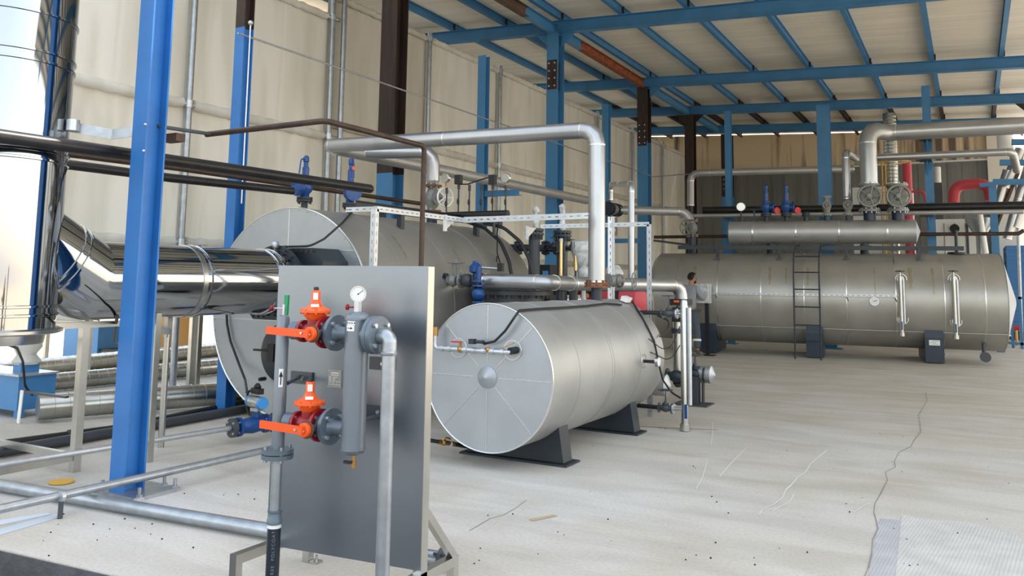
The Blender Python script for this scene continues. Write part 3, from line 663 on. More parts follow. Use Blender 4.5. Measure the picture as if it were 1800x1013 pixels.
b = MB().bar((dr.x - .36, 6.40, dr.z + .02), (dr.x - .16, 6.40, dr.z + .02), .03, .02).box((dr.x - .12, 6.40, dr.z), (.09, .02, .18)).cyl((dr.x - .2, 6.42, dr.z - .27), (dr.x - .2, 6.34, dr.z - .27), .02, n=8)
parts('door_latch', b, 'black', fdr)
b = MB()
for yy, n_ in ((7.9, .06), (9.35, .06)):
    xx = B0.x + .12; zz = B0.z + RB - .01; b.torus((xx, yy, zz + .10), (1, 0, 0), .055, .018, 20, 8).box((xx, yy, zz + .03), (.03, .12, .08))
parts('lifting_lug', b, 'dark', t, every=2)
for (y0, x0_, a0, a1) in ((7.6, 0, .62, .42), (8.9, 0, .60, .45)):
    P = [B0 + V((RB * 1.002 * sin(a0 + (a1 - a0) * -k / 8), y0 - 6.5, RB * 1.002 * cos(a0 + (a1 - a0) * -k / 8))) for k in range(9)]
M['rust_streak'] = mat('rust_streak', (164, 154, 132), .45, .65)
def shell_patch(o, R_, y0, y1, a0, a1, m, parent, name='stain', n=10):
    b = MB(); 
    for k in range(n + 1):
        a = a0 + (a1 - a0) * k / n; w_ = (y1 - y0) * (.5 + .3 * sin(k * 1.7)) * (1 - k / n * .5); ym = (y0 + y1) / 2
        for yy in (ym - w_ / 2, ym + w_ / 2): b.v.append(V((o.x + (R_ + .0012) * sin(a), yy, o.z + (R_ + .0012) * cos(a))))
    b.f = [(2 * k, 2 * k + 1, 2 * k + 3, 2 * k + 2) for k in range(n)]; return part(name, b, m, parent, 'rust coloured streak')
shell_patch(B0, RB, 7.28, 7.36, .72, 1.02, 'rust_streak', t); shell_patch(B0, RB, 8.35, 8.42, .85, 1.25, 'rust_streak', t)

# big horizontal tank across the rear
TH = radians(7.23); D3 = V((cos(TH), sin(TH), 0)); N3 = V((-sin(TH), cos(TH), 0)); R3 = .954; Z3 = 1.189
def P3(t_, n_=0.0, z=Z3): return V((0, 19.0, 0)) + D3 * t_ + N3 * n_ + V((0, 0, z))
def t3(x, y=517, n_=-R3):
    d = ray(x, y); o = V((0, 19.0, 0)) + N3 * n_; k = (o.x * N3.x + o.y * N3.y) / (d.x * N3.x + d.y * N3.y); p = V((d.x * k, d.y * k, CH + d.z * k)); return (p - o).dot(D3), p.z
TL, TR = t3(1149, 500)[0] , t3(1769, 530, -.3)[0] - .07
t = thing('horizontal_tank', 'long aluminium clad horizontal tank at the rear with a black ladder in front', 'tank', P3((TL + TR) / 2, 0, 0)); tank3 = t
part('shell', MB().lathe(P3(TL), D3, [(R3 * .9, -.10), (R3, 0), (R3, TR - TL)], 88), 'clad_dull', t)
part('end_cone', MB().lathe(P3(TR), D3, [(R3, 0), (R3 + .01, .01), (R3 * .1, .27), (.0, .28)], 88), 'clad_end', t, 'pale shallow cone closing the right end')
for x in (1191, 1260, 1337, 1413, 1488, 1575, 1661, 1733):
    tt = t3(x)[0]; part('seam_band', ring_band(P3(tt), D3, R3, .018, 88, .004), 'seam', t)
a = radians(-48); pp = [R3 + .002]
part('seam_strip', MB().bar(P3(t3(1240, 585)[0], -R3 * .80 - .01, Z3 - R3 * .62), P3(TR, -R3 * .80 - .01, Z3 - R3 * .62), .006, .008), 'clad', t)
for i, (x, y) in enumerate(((1245, 600), (1432, 605), (1643, 612))):
    tt = t3(x, y, -.8)[0]; s_ = saddle(P3(tt, 0, 0), D3, N3, R3, Z3, .80, .33, .50, 0, 'navy', t)
    if i == 2:
        c = P3(tt, -.812, .40); npl = part('name_plate', MB().box(c, (.19, .01, .10), D3, N3), 'white', s_, 'white name plate on the right saddle')
        b = MB()
        for k in range(3): b.box(c + N3 * -.006 + V((0, 0, .025 - k * .025)) + D3 * (-.03 if k % 2 else .02), (.11, .002, .005), D3, N3)
        part('plate_print', b, 'slate', npl)
tt, zz = t3(1728, 598, -.5); c = P3(tt, -.55, 0); zf = aY(1728, 627, c.y).z
b = MB().tube([c + V((0, 0, .42)), c + V((0, 0, zf)), c + V((0, 0, zf)) - N3 * .14], .035, 14, .05, 4); part('drain_pipe', b, 'slate', t)
part('drain_flange', flange(MB(), c + V((0, 0, zf)) - N3 * .15, N3, .095, .03, 4), 'slate', t)
for x, y, w_, h_ in ((1352, 472, .09, .45), (1381, 475, .07, .42), (1537, 473, .04, .75), (1600, 473, .13, .5), (1640, 473, .09, .6), (1219, 475, .10, .4), (1419, 478, .09, .45)):
    tt = t3(x, y)[0]; b = MB(); a0, a1 = .82, .82 + h_
    for k in range(7):
        a = a0 + (a1 - a0) * k / 6; ww = w_ * (.5 + .25 * sin(k * 2.1))
        for sg in (-1, 1): b.v.append(P3(tt + sg * ww / 2, -(R3 + .0015) * sin(a), Z3 + (R3 + .0015) * cos(a)))
    b.f = [(2 * k, 2 * k + 1, 2 * k + 3, 2 * k + 2) for k in range(6)]; part('stain', b, 'rust_streak', t, 'faint rusty run down the shell')
# slotted tray along it, thermometer
t = thing('cable_tray', 'slotted metal cable tray along the middle of the long rear tank', 'tray', P3(-3, -R3 - .04, 1.24))
ta, za = t3(1250, 516, -R3 - .04); tb, zb_ = t3(1582, 520.6, -R3 - .04)
part('strip', MB().slotted(P3(ta, -R3 - .05, za), P3(tb, -R3 - .05, zb_), .045, .004, N3, .06, .04, .34), 'galvbright', t)
b = MB()
for k in (1257, 1487, 1572): tt = t3(k, 520)[0]; b.prism([P3(tt, -R3 - .05, za - .02), P3(tt, -R3 + .0, za - .02), P3(tt + .03, -R3 - .05, za - .10)], D3 * .02)
part('bracket', b, 'slate', t)
tt, zz = t3(1537, 530, -R3 - .01); c = P3(tt, -R3 - .0, zz); t = thing('dial_thermometer', 'round dial thermometer flush on the long rear tank, below its tray', 'gauge', c)
part('case', MB().cyl(c, c - N3 * .05, .085, n=28), 'stainless', t); dl = part('dial', MB().cyl(c - N3 * .05, c - N3 * .053, .076, n=28), 'dial', t)
part('needle', MB().bar(c - N3 * .056 - D3 * .02, c - N3 * .056 + D3 * .05 + V((0, 0, .02)), .008, .004, up=N3), 'ink', dl)
# ladder
t = thing('ladder', 'black steel ladder with curved top hooked over the long rear tank', 'ladder', aY(1420, 633, 17.42))
yl = 17.42
for x in (1398, 1443.5):
    f = aY(x, 632.5, yl); f.z = 0; xx = f.x; P = [f, V((xx, yl + .02, 1.75)), V((xx, yl + .12, 2.12)), V((xx, yl + .45, 2.30)), V((xx, yl + .8, 2.30))]
    part('rail', MB().tube(P, .016, 8, .15, 4), 'dark', t)
xa, xb = aY(1398, 560, yl).x, aY(1443.5, 560, yl).x
for y in (451, 479, 509, 540, 572, 600):
    zz = aY(1420, y, yl).z; yo = .0 if zz < 1.8 else .12
    part('rung', MB().cyl((xa, yl + yo + .01, zz), (xb, yl + yo + .01, zz), .013, n=8), 'dark', t)
# walkway rail over the tank
t = thing('rail_channel', 'long black steel channel carried on brackets along the rear tank top', 'beam', P3(-3, -.35, 2.2))
n_ = -.40; (ta, za), (tb, zb_) = t3(1192, 435, n_), t3(1694, 437, n_)
part('channel', MB().chan(P3(ta, n_, za), P3(tb, n_, zb_), .06, .085, (0, 0, 1)), 'dark', t)
for x in (1261, 1370, 1487, 1615):
    tt = t3(x, 440, n_)[0]; zt_ = Z3 + math.sqrt(R3 ** 2 - .45 ** 2)
    part('bracket', MB().box(P3(tt, n_ - .03, (za + zt_) / 2 - .02), (.05, .05, za - zt_ + .03), D3, N3), 'dark', t); part('foot_plate', MB().box(P3(tt, -.50, Z3 + math.sqrt(R3 ** 2 - .5 ** 2) + .004), (.14, .12, .006), D3, N3 + V((0, 0, .6))), 'galv', t)
# upper drum
t = thing('steam_drum', 'slender aluminium clad drum lying above the long rear tank', 'tank', P3(-2.8, 0, 2.2)); drum = t
da, zd = t3(1281, 410, -.2); db, _ = t3(1610, 405, -.2); zd = (zd + _) / 2; RD = .252
part('shell', MB().lathe(P3(da, 0, zd), D3, [(RD, 0), (RD, db - da)], 48), 'clad', t); part('end_cap', MB().lathe(P3(da, 0, zd), -D3, [(RD, 0), (RD * .6, .03), (0, .04)], 48), 'clad', t)
part('end_cone', MB().lathe(P3(db, 0, zd), D3, [(RD, 0), (RD, .01), (0, .10)], 48), 'clad_end', t)
for x in (1323, 1399, 1475, 1560): part('seam_band', ring_band(P3(t3(x, 410, -.2)[0], 0, zd), D3, RD, .03, 48, .004), 'seam', t)
for x in (1355, 1520):
    tt = t3(x, 432, 0)[0]; b = MB().cyl(P3(tt, 0, Z3 + R3 - .02), P3(tt, 0, zd - RD + .02), .09, n=20); flange(b, P3(tt, 0, (Z3 + R3 + zd - RD) / 2 + .02), (0, 0, 1), .15, .05, 10, .014, .09); part('connecting_nozzle', b, 'dark', t)
ZD = zd + RD

for x, l, yb in ((1582, 'left of two level gauges on the front of the long rear tank', 591), (1676, 'right of two level gauges on the front of the long rear tank', 596)):
    tt, z1 = t3(x, 487, -R3 - .12); z0 = t3(x, yb, -R3 - .12)[1]; c = P3(tt, -R3 - .13, 0); t = thing('level_gauge', l, 'gauge', c + V((0, 0, z0)), 'rear tank level gauges')
    part('column', MB().cyl(c + V((0, 0, z0 + .06)), c + V((0, 0, z1)), .034, n=18), 'stainless', t); part('glass_tube', MB().cyl(c + D3 * .055 + V((0, 0, z0 + .25)), c + D3 * .055 + V((0, 0, z1 - .06)), .022, n=12), 'galvbright', t)
    part('foot_cap', MB().cyl(c + V((0, 0, z0)), c + V((0, 0, z0 + .07)), .05, n=18), 'stainless', t); part('tag', MB().box(c - N3 * .036 + V((0, 0, z0 + .20)), (.03, .004, .16), D3, N3), 'vblue', t)
    for zz in (z1 - .04, z0 + .32):
        h = math.sqrt(max(.01, R3 ** 2 - (zz - Z3) ** 2)); part('nozzle', MB().cyl(P3(tt + .02, -h + .02, zz), P3(tt, -R3 - .13, zz), .03, n=12), 'stainless', t)
        q = MB(); flange(q, P3(tt + .01, -R3 - .06, zz), N3, .065, .02, 4, .01, .04); part('flange', q, 'galvbright', t); part('cut_ring', MB().torus(P3(tt + .03, -h - .004, zz), N3, .10, .008, 24, 6), 'seam', t)
    part('handwheel', handwheel(MB(), c + V((0, 0, z1 + .11)), (0, 0, 1), .08, .010), 'slate', t); part('bonnet', MB().cyl(c + V((0, 0, z1)), c + V((0, 0, z1 + .11)), .016, n=8), 'stainless', t)
# ------------------------------------------------------------------ polished flue and duct, left
XD = aY(470, 496, 5.9).x; ZDu = 1.45; RDu = .305
el0 = V((XD, aX(150, 490, XD).y, ZDu)); SX, SY, SR = XD - .02, 3.30, .43
t = thing('flue_duct', 'mirror polished steel duct running from the boiler face to the upright flue', 'duct', (XD, 5, ZDu))
j = el0 + V((0, -.95, .56))
b = MB().tube([(XD, 6.00, ZDu), el0, j], RDu, 56, .10, 1, caps=False); part('duct', b, 'mirror', t)
b = MB()
for yy in (5.86, 5.78, 4.98, 4.40):
    b.lathe((XD, yy - .012, ZDu), (0, 1, 0), [(RDu, 0), (RDu + .012, .004), (RDu + .012, .02), (RDu, .024)], 56)
dn = (j - el0).normalized()
for k in (.24, .30): b.lathe(el0 + dn * k, dn, [(RDu, 0), (RDu + .010, .004), (RDu + .010, .018), (RDu, .022)], 56)
parts('clamp_band', b, 'mirror', t)
part('strap', MB().lathe((XD, 4.88, ZDu), (0, 1, 0), [(RDu, 0), (RDu + .006, 0), (RDu + .006, .045), (RDu, .045)], 56), 'stainless', t)
b = MB().lathe((XD, 5.98, ZDu), (0, 1, 0), [(RDu - .02, 0), (RDu + .05, 0), (RDu + .05, .03), (RDu - .02, .03)], 48).bolts((XD, 5.98, ZDu), (0, 1, 0), RDu + .025, 20, .010, .06)
b.lathe((XD, 6.00, ZDu), (0, 1, 0), [(RDu - .01, 0), (RDu - .01, .13)], 48); part('flange', b, 'dark', t)
t = thing('flue_stack', 'tall mirror polished steel flue at the left edge of the view', 'chimney', (SX, SY, 1.15))
part('stack', MB().lathe((SX, SY, 1.12), (0, 0, 1), [(SR, 0), (SR, 7.0)], 72), 'mirror', t)
b = MB()
for zz in (1.20, 1.26, 2.27, 2.33, 2.95, 3.02, 3.29, 4.0, 5.2): b.lathe((SX, SY, zz), (0, 0, 1), [(SR, 0), (SR + .012, .004), (SR + .012, .018), (SR, .022)], 72)
parts('clamp_band', b, 'mirror', t)
part('lower_collar', MB().lathe((SX, SY + .02, 1.01), (0, 0, 1), [(SR * .80, 0), (SR * .82, .05), (SR * .82, .08)], 56), 'stainless', t)
part('base_ring', MB().lathe((SX, SY, 1.08), (0, 0, 1), [(SR + .02, 0), (SR + .05, .01), (SR + .05, .03), (SR + .02, .04)], 56), 'stainless', t)
b = MB().cyl((SX + SR * .9, SY + .28, 2.52), (SX + SR * .9, SY + .28, 2.60), .045, n=16); part('clamp_lug', b, 'galvbright', t)
# stack frame table
t = thing('stainless_frame', 'welded stainless tube frame carrying the foot of the polished flue', 'frame', (-6.03, 3.6, 0))
zt_ = aX(98, 573, -6.0).z
part('top_rail', MB().bx((-6.06, 1.5, zt_ - .025), (-5.98, 4.36, zt_ + .02)), 'stainless', t)
part('top_rail', MB().bx((-7.9, 4.05, zt_ - .025), (-6.06, 4.12, zt_ + .02)), 'stainless', t)
part('leg', MB().bx((-6.06, 4.03, 0), (-6.00, 4.09, zt_ - .025)), 'stainless', t)
part('leg', MB().bx((-6.06, 1.55, 0), (-6.00, 1.61, zt_ - .025)), 'stainless', t)
part('leg', MB().bx((-7.86, 4.03, 0), (-7.80, 4.09, zt_ - .025)), 'stainless', t)
zs = aX(78, 814, -6.03).z
part('stretcher', MB().bx((-6.05, 1.61, zs - .025), (-6.01, 4.04, zs + .025)), 'stainless', t)
part('stretcher', MB().bx((-7.80, 4.04, zs - .025), (-6.06, 4.08, zs + .025)), 'stainless', t)
# duct support stand
t = thing('duct_stand', 'stainless stand holding up the polished duct behind the blue foreground column', 'frame', (-5.86, 4.6, 0))
zc_ = aX(260, 578, -5.86).z
part('leg', MB().bx((-5.88, 4.55, 0), (-5.83, 4.60, zc_ + .16)), 'stainless', t)
lx = aZ(286, 731); part('leg', MB().cyl((lx.x * .82, lx.y * .82, 0), (lx.x * .82, lx.y * .82, .98), .028, n=14), 'stainless', t)
part('crossbar', MB().bar((-5.86, 4.57, 1.06), (lx.x * .82, lx.y * .82, 1.0), .05, .05), 'stainless', t)
part('upright', MB().bar((lx.x * .82, lx.y * .82, .95), (lx.x * .82, lx.y * .82, 1.16), .05, .05, up=(1, 0, 0)), 'stainless', t)
# straps over the crossing pipes
b = MB().bar((-6.6, 3.3, 2.72), (-5.95, 3.9, 2.72), .10, .006, up=(1, -1, 0)); 
t = thing('angle_bracket', 'bright sheet steel angle running from the flue to the blue foreground column', 'bracket', aY(190, 232, 3.9))
P_ = [aX(0, 205, -6.0), aX(90, 217, -5.75), aX(197, 236, -5.45), aX(243, 230, -5.25)]
for a_, c_ in zip(P_[:-1], P_[1:]): part('arm', MB().bar(a_, c_, .006, .075), 'galv', t)
part('knob', MB().sphere(aX(56, 203, -5.85), .035, 12, 8), 'galv', t)

# ------------------------------------------------------------------ dark pipes overhead, left
XP = -5.42
yE = aX(650, 328, XP).y; zA = 2.415
t = run('overhead_pipe', 'thick black steel pipe passing the blue foreground column, capped at its end', 'pipe', [(XP, 1.6, zA - .06), (XP, yE, zA)], .046, 'blackpipe', n=18)
part('end_cap', MB().lathe((XP, yE, zA), (0, 1, 0), [(.046, 0), (.040, .02), (.01, .035)], 18), 'blackpipe', t)
vs1 = V((-6.3, 6.70, 2.25))
run('overhead_pipe', 'black steel pipe running below the thick one to the first blue safety valve', 'pipe', [aX(100, 287, -6.3), aX(300, 313, -6.3), aX(514, 336, -6.3)], .040, 'blackpipe', n=16)
run('overhead_pipe', 'thin rusty brown pipe running between two black ones to the boiler top', 'pipe', [aX(104, 269, -6.75), aX(320, 297, -6.75), aX(745, 359, -6.75)], .028, 'brownpipe', n=14)
ZB = 2.62; XB = -4.03
b0 = aY(292, 231, 4.05)
bpt = run('bent_pipe', 'thin brown pipe that runs out from the column, turns and drops beside the panel', 'pipe', [(b0.x, 4.42, 2.60), (XB, 4.46, ZB), (XB, 5.70, ZB), (XB, 5.70, aY(765, 590, 5.7).z)], .022, 'brownpipe', .05, 4, n=14)
part('clip', MB().bar((b0.x + .05, 4.44, 2.60), (-5.165, 3.93, 2.58), .05, .02), 'slate', bpt)
single('wood_block', MB().box(aY(305, 243, 4.1), (.16, .08, .06)), 'brown', 'short block of timber wedged beside the blue foreground column', 'block')
single('pipe_bracket', MB().box(aX(97, 262, -5.9), (.06, .06, .22)), 'stainless', 'small upright clip holding the dark pipes beside the flue', 'bracket')
# safety valves on the boiler
def safety_valve(name, label, base, H, out, s=1.0, group=None, m='vblue', lever=True, stub=.12):
    base = V(base); t = thing(name, label, 'valve', base, group); z = V((0, 0, 1)); r = .045 * s
    part('stub', MB().cyl(base - z * .03, base + z * stub, r * .8, n=16), 'dark', t)
    b = MB(); flange(b, base + z * stub, z, r * 1.9, .022 * s, 6, .008 * s, .07 * s); flange(b, base + z * (stub + .028 * s), z, r * 1.9, .022 * s); part('inlet_flange', b, 'dark', t)
    h0 = stub + .03 * s; Hb = H - h0
    part('body', MB().lathe(base + z * h0, z, [(r, 0), (r * 1.1, Hb * .10), (r * 1.7, Hb * .16), (r * 1.8, Hb * .30), (r * 1.3, Hb * .38), (r * 1.35, Hb * .42), (r * .85, Hb * .44)], 24), m, t)
    part('bonnet', MB().lathe(base + z * (h0 + Hb * .43), z, [(r * .8, 0), (r * .85, Hb * .28), (r * .6, Hb * .30), (r * .55, Hb * .40), (r * .75, Hb * .42), (r * .7, Hb * .52), (r * .3, Hb * .56)], 20), m, t)
    o = V(out).normalized(); c = base + z * (h0 + Hb * .22)
    part('outlet', MB().cyl(c, c + o * r * 2.3, r * 1.1, n=20), m, t); b = MB(); flange(b, c + o * r * 2.4, o, r * 2.1, .02 * s, 6, .009 * s, .04 * s); part('outlet_flange', b, m, t)
    if lever:
        u = V((-o.y, o.x, 0)); q = base + z * (h0 + Hb * .9) + o * r * .8
        part('lever', MB().tube([q - o * r * .6, q + o * r * .9, q + o * r * 1.4 - z * Hb * .35], .008 * s, 8, .03, 3), m, t)
    return t
safety_valve('safety_valve', 'blue spring safety valve on the boiler, left of two, joined to a black pipe', (-6.3, 6.70, 2.20), .62, (0, -1, 0))
sv2 = safety_valve('safety_valve', 'blue spring safety valve on the boiler, right of two, open outlet flange', (-6.3, 7.45, 2.20), .70, (.9, -.5, 0))
part('tag', MB().box((-6.22, 7.40, 2.76), (.035, .01, .04)), 'orange', sv2, 'orange tag')
wire = [aX(412, 437, -5.75), aX(470, 415, -5.9), aX(520, 375, -6.1), aX(560, 345 + 60, -5.9)]
single('cable', MB().tube([aY(490, 434, 6.05), aY(545, 433, 6.05), aY(570, 420, 6.2), aY(602, 392, 6.4), aX(622, 368, -6.2)], .011, 8, .08, 4), 'black', 'black cable sweeping from the smoke box up to the boiler top', 'cable')
cs = aY(484, 429, 5.95); t = thing('probe_head', 'small aluminium probe head standing on the polished duct near the boiler', 'sensor', cs)
part('head', MB().lathe(cs - V((.02, 0, .02)), (.8, 0, .5), [(.01, 0), (.035, .01), (.04, .03), (.02, .06)], 18), 'galvbright', t); part('stem', MB().cyl(cs, cs - V((.02, 0, .16)), .008, n=8), 'brass', t)
single('cable', MB().tube([aY(398, 543, 6.46), aY(399, 570, 6.46), aY(405, 600, 6.46), aY(420, 640, 6.44), aY(431, 668, 6.3), aY(434, 690, 5.6)], .013, 8, .1, 4), 'black', 'black cable hanging down the lower left of the boiler face', 'cable')

# ------------------------------------------------------------------ insulated piping in the middle
YR = 7.90
zt_ = aY(1050, 228, YR).z; xr_ = aY(1049, 400, YR).x; xl_ = aY(572, 258, YR).x; XL_ = -7.02
zr0 = aY(1046, 497, YR).z
t = run('insulated_pipe', 'tall bright insulated riser turning left into a long overhead run', 'pipe', [(xr_, YR, zr0), (xr_, YR, zt_), (XL_, YR, aY(575, 257, YR).z)], .088, 'pipe_clad', .16, 3, bands=True, every=1.5, n=28)
b = MB(); flange(b, (xr_, YR, zr0 - .01), (0, 0, 1), .125, .025, 8, .011, .07); flange(b, (xr_, YR, zr0 - .04), (0, 0, 1), .125, .022); part('rusty_flange', b, 'rustring', t, 'rusty flange pair')
part('nozzle', MB().cyl((xr_, YR, zr0 - .05), (xr_, YR, T1.z + R1 - .03), .055, n=20), 'dark', t)
part('elbow_cap', MB().sphere((XL_, YR, aY(575, 257, YR).z), .090, 24, 14), 'pipe_clad', t)
zlo = 3.10
y2 = aX(1128, 374, XL_).y
Pv = aX(1072, 367, XL_)
run('insulated_pipe', 'thick insulated pipe climbing along the column row behind the riser', 'pipe', [(XL_, YR + .06, zlo + .03), (XL_, aX(1030, 352, XL_).y, aX(1030, 352, XL_).z)], .085, 'clad', bands=True, every=1.6, n=28)
yv = aX(1076, 367, XL_).y
run('insulated_pipe', 'insulated pipe from the control valve to the left end of the rear tank', 'pipe', [(XL_, yv + .45, aX(1100, 372, XL_).z), (XL_, 17.6, aX(1125, 378, XL_).z), (aY(1205, 370, 18.4).x, 18.4, aY(1205, 372, 18.4).z), (aY(1216, 388, 18.4).x, 18.4, aY(1216, 393, 18.4).z)], .10, 'clad', .25, 3, bands=True, every=2.0, n=24)
cv = V((XL_, yv, Pv.z)); t = thing('control_valve', 'dark flanged control valve with a spring actuator right of the riser', 'valve', cv)
b = MB(); 
for yy in (-.28, -.16, .16, .32): flange(b, cv + V((0, yy, 0)), (0, 1, 0), .15, .04, 10, .013, .10)
parts('flange', b, 'dark', t, every=11)
part('body', MB().lathe(cv - V((0, .26, 0)), (0, 1, 0), [(.08, 0), (.12, .15), (.13, .3), (.10, .5)], 20), 'castgrey', t)
b = MB()
for k in range(6): b.torus(cv - V((0, 0, .22 + .04 * k)), (0, 0, 1), .075, .012, 18, 6)
part('spring', b, 'dark', t); part('yoke', MB().bx(cv + V((-.12, -.01, -.60)), cv + V((-.10, .01, -.15))).bx(cv + V((.10, -.01, -.60)), cv + V((.12, .01, -.15))).cyl(cv - V((0, 0, .50)), cv - V((0, 0, .60)), .08, n=16).cyl(cv - V((0, 0, .1)), cv - V((0, 0, .7)), .015, n=8), 'castgrey', t)
vt = globe_valve('stop_valve', 'grey stop valve with wheel beneath the insulated pipe at the rear tank end', (aY(1217, 399, 18.4).x, 18.4, aY(1217, 401, 18.4).z), (0, 0, 1), .07, (-.2, -1, 0), 'castgrey', L=2.6, wr=2.3, ht=4, fm='rustring')
part('nozzle', MB().cyl((aY(1217, 410, 18.4).x, 18.4, aY(1217, 412, 18.4).z), (aY(1217, 410, 18.4).x, 18.4, 2.0), .085, n=16), 'navy', vt)
# branch to boiler valve
xv, yv2 = -6.3, aX(760, 350, -6.3).y
zbr = aX(756, 268, xv).z
ybr = yv2
t = run('insulated_pipe', 'short insulated branch turning down to the boiler valve left of the riser', 'pipe', [(-7.0, ybr - .6, aX(700, 270, -6.65).z), (xv, ybr, zbr + .02), (xv, ybr, aX(760, 318, xv).z)], .088, 'pipe_clad', .16, 3, bands=True, every=2, n=26)
part('reducer', MB().lathe((xv, ybr, aX(760, 318, xv).z), (0, 0, -1), [(.088, 0), (.05, .12)], 24), 'pipe_clad', t)
zv = aX(760, 352, xv).z
t = globe_valve('stop_valve', 'cast grey stop valve with white wheel on the boiler top', (xv, ybr, zv + .02), (0, 0, 1), .062, (1, -.35, 0), 'castgrey', wm='white', L=2.9, wr=2.0, ht=4.6, fm='rustring')
part('nozzle', MB().cyl((xv, ybr, zv - .16), (xv, ybr, 2.1), .07, n=18), 'navy', t)
# header with instruments on the boiler
YH = 8.95; xa_, xb_ = aY(786, 377, YH).x, aY(893, 379, YH).x; zh = aY(840, 378, YH).z
t = thing('instrument_header', 'black header pipe with upright siphons on the boiler top', 'pipe', ((xa_ + xb_) / 2, YH, zh))
part('header', MB().cyl((xa_, YH, zh), (xb_, YH, zh), .05, n=20), 'black', t)
for x, top in ((785, 330), (806, 322), (825, 325), (846, 325), (866, 322), (889, 326)):
    p = aY(x, 350, YH); zt_ = aY(x, top, YH).z; b = MB().cyl((p.x, YH, zh), (p.x, YH, zt_), .010, n=8).torus((p.x, YH - .01, (zh + zt_) / 2 - .03), (1, .3, 0), .035, .009, 14, 6)
    b.cyl((p.x, YH, zt_ - .08), (p.x, YH, zt_), .018, n=8); part('siphon', b, 'dark', t)
part('leg', MB().cyl((xb_ - .2, YH, zh), (xb_ - .2, YH, 2.05), .02, n=8), 'dark', t)
for x, y, l in ((784.5, 313, 'left of two round pressure gauges on the boiler header'), (890, 313, 'right of two round pressure gauges on the boiler header')):
    gauge('pressure_gauge', l, aY(x, y, YH), (.15, 1, .05) if x < 800 else (.1, 1, .05), .065, aY(x, 328, YH), 'boiler header gauges')
for x, l in ((806, 'left black pressure switch box on the boiler header'), (866, 'right black pressure switch box on the boiler header')):
    c = aY(x, 316, YH); t = thing('pressure_switch', l, 'switch', c, 'pressure switches on the boiler header')
    part('box', MB().box(c, (.085, .07, .12)), 'black', t); part('conduit_gland', MB().cyl(c - V((0, 0, .06)), c - V((0, 0, .12)), .014, n=8), 'galvbright', t)
single('cable', MB().tube([aY(808, 324, YH), aY(822, 324, YH), aY(845, 316, YH), aY(862, 311, YH)], .009, 6, .05, 4), 'black', 'black cable looping between the two pressure switch boxes', 'cable')

# horizontal insulated line over the small tank, dropping to the level stand
YL = 10.2; zl_ = 1.455
xa_, xb_ = aY(850, 495, YL - .9).x, aY(1204, 503, YL).x
xm = aY(968, 497, YL - .45).x
t = run('insulated_pipe', 'long insulated pipe at eye height above the small tank, dropping at its right end', 'pipe', [(aY(852, 495, 7.95).x, 7.95, 1.48), (aY(966, 495, 7.95).x, 7.95, 1.475), (aY(1003, 498, 8.75).x, 8.75, 1.465), (aY(1195, 503, YL).x, YL, zl_), (aY(1199, 505, YL).x, YL, 1.12)], .082, 'pipe_clad', .12, 3, bands=True, every=1.1, n=26)
t = thing('stop_valve', 'cast grey check and stop valve pair left of the insulated pipe', 'valve', aY(810, 493, 7.95))
A_, B_ = aY(770, 493, 7.95), aY(852, 495, 7.95); dx = (B_ - A_).normalized()
part('stub', MB().cyl(A_ - dx * .18, A_ + dx * .15, .045, n=16), 'black', t)
for x, m_ in ((783, 'dark'), (811, 'castgrey'), (837, 'dark'), (845, 'rustring')):
    part('flange', flange(MB(), aY(x, 493.5, 7.95), dx, .088, .022, 8, .009, .05), m_, t)
part('stop_body', MB().lathe(aY(787, 493, 7.95), dx, [(.05, 0), (.06, .03), (.075, .07), (.05, .12)], 18), 'castgrey', t)
part('check_body', MB().lathe(aY(814, 493, 7.95), dx, [(.05, 0), (.075, .04), (.075, .09), (.05, .12)], 18), 'slate', t)
c = aY(801, 490, 7.95); part('yoke', MB().bx(c + V((-.05, -.01, .05)), c + V((-.035, .01, .20))).bx(c + V((.035, -.01, .05)), c + V((.05, .01, .20))).cyl(c, c + V((0, 0, .22)), .012, n=8), 'castgrey', t)
part('handwheel', handwheel(MB(), c + V((0, 0, .18)), (0, 0, 1), .095, .008), 'castgrey', t)
# blue small valves under and above
c = aY(836, 470, 7.9); t = thing('control_valve', 'small blue control valve with a grey arm above the insulated pipe end', 'valve', c)
part('body', MB().lathe(c - V((0, 0, .07)), (0, 0, 1), [(.03, 0), (.07, .02), (.07, .08), (.03, .12), (.03, .14)], 18).cyl(c, c - V((0, 0, .18)), .02, n=10), 'vblue', t); part('arm', MB().cyl(c, aY(880, 473, 7.9), .016, n=8), 'alu', t); part('motor', MB().box(aY(880, 470, 7.9), (.06, .05, .09)), 'black', t)
c = aY(841, 517, 7.75); t = thing('valve_cluster', 'blue flanged valve just above the front edge of the small tank', 'valve', c)
part('body', MB().sphere(c, .075, 16, 12), 'vblue', t)
for zz in (.09, -.09, .14): part('flange', flange(MB(), c + V((0, 0, zz)), (0, 0, 1), .07, .018, 6, .009, .03), 'vblue', t)
part('stub', MB().cyl(c + V((0, 0, .12)), c + V((0, 0, .30)), .03, n=12), 'vblue', t)
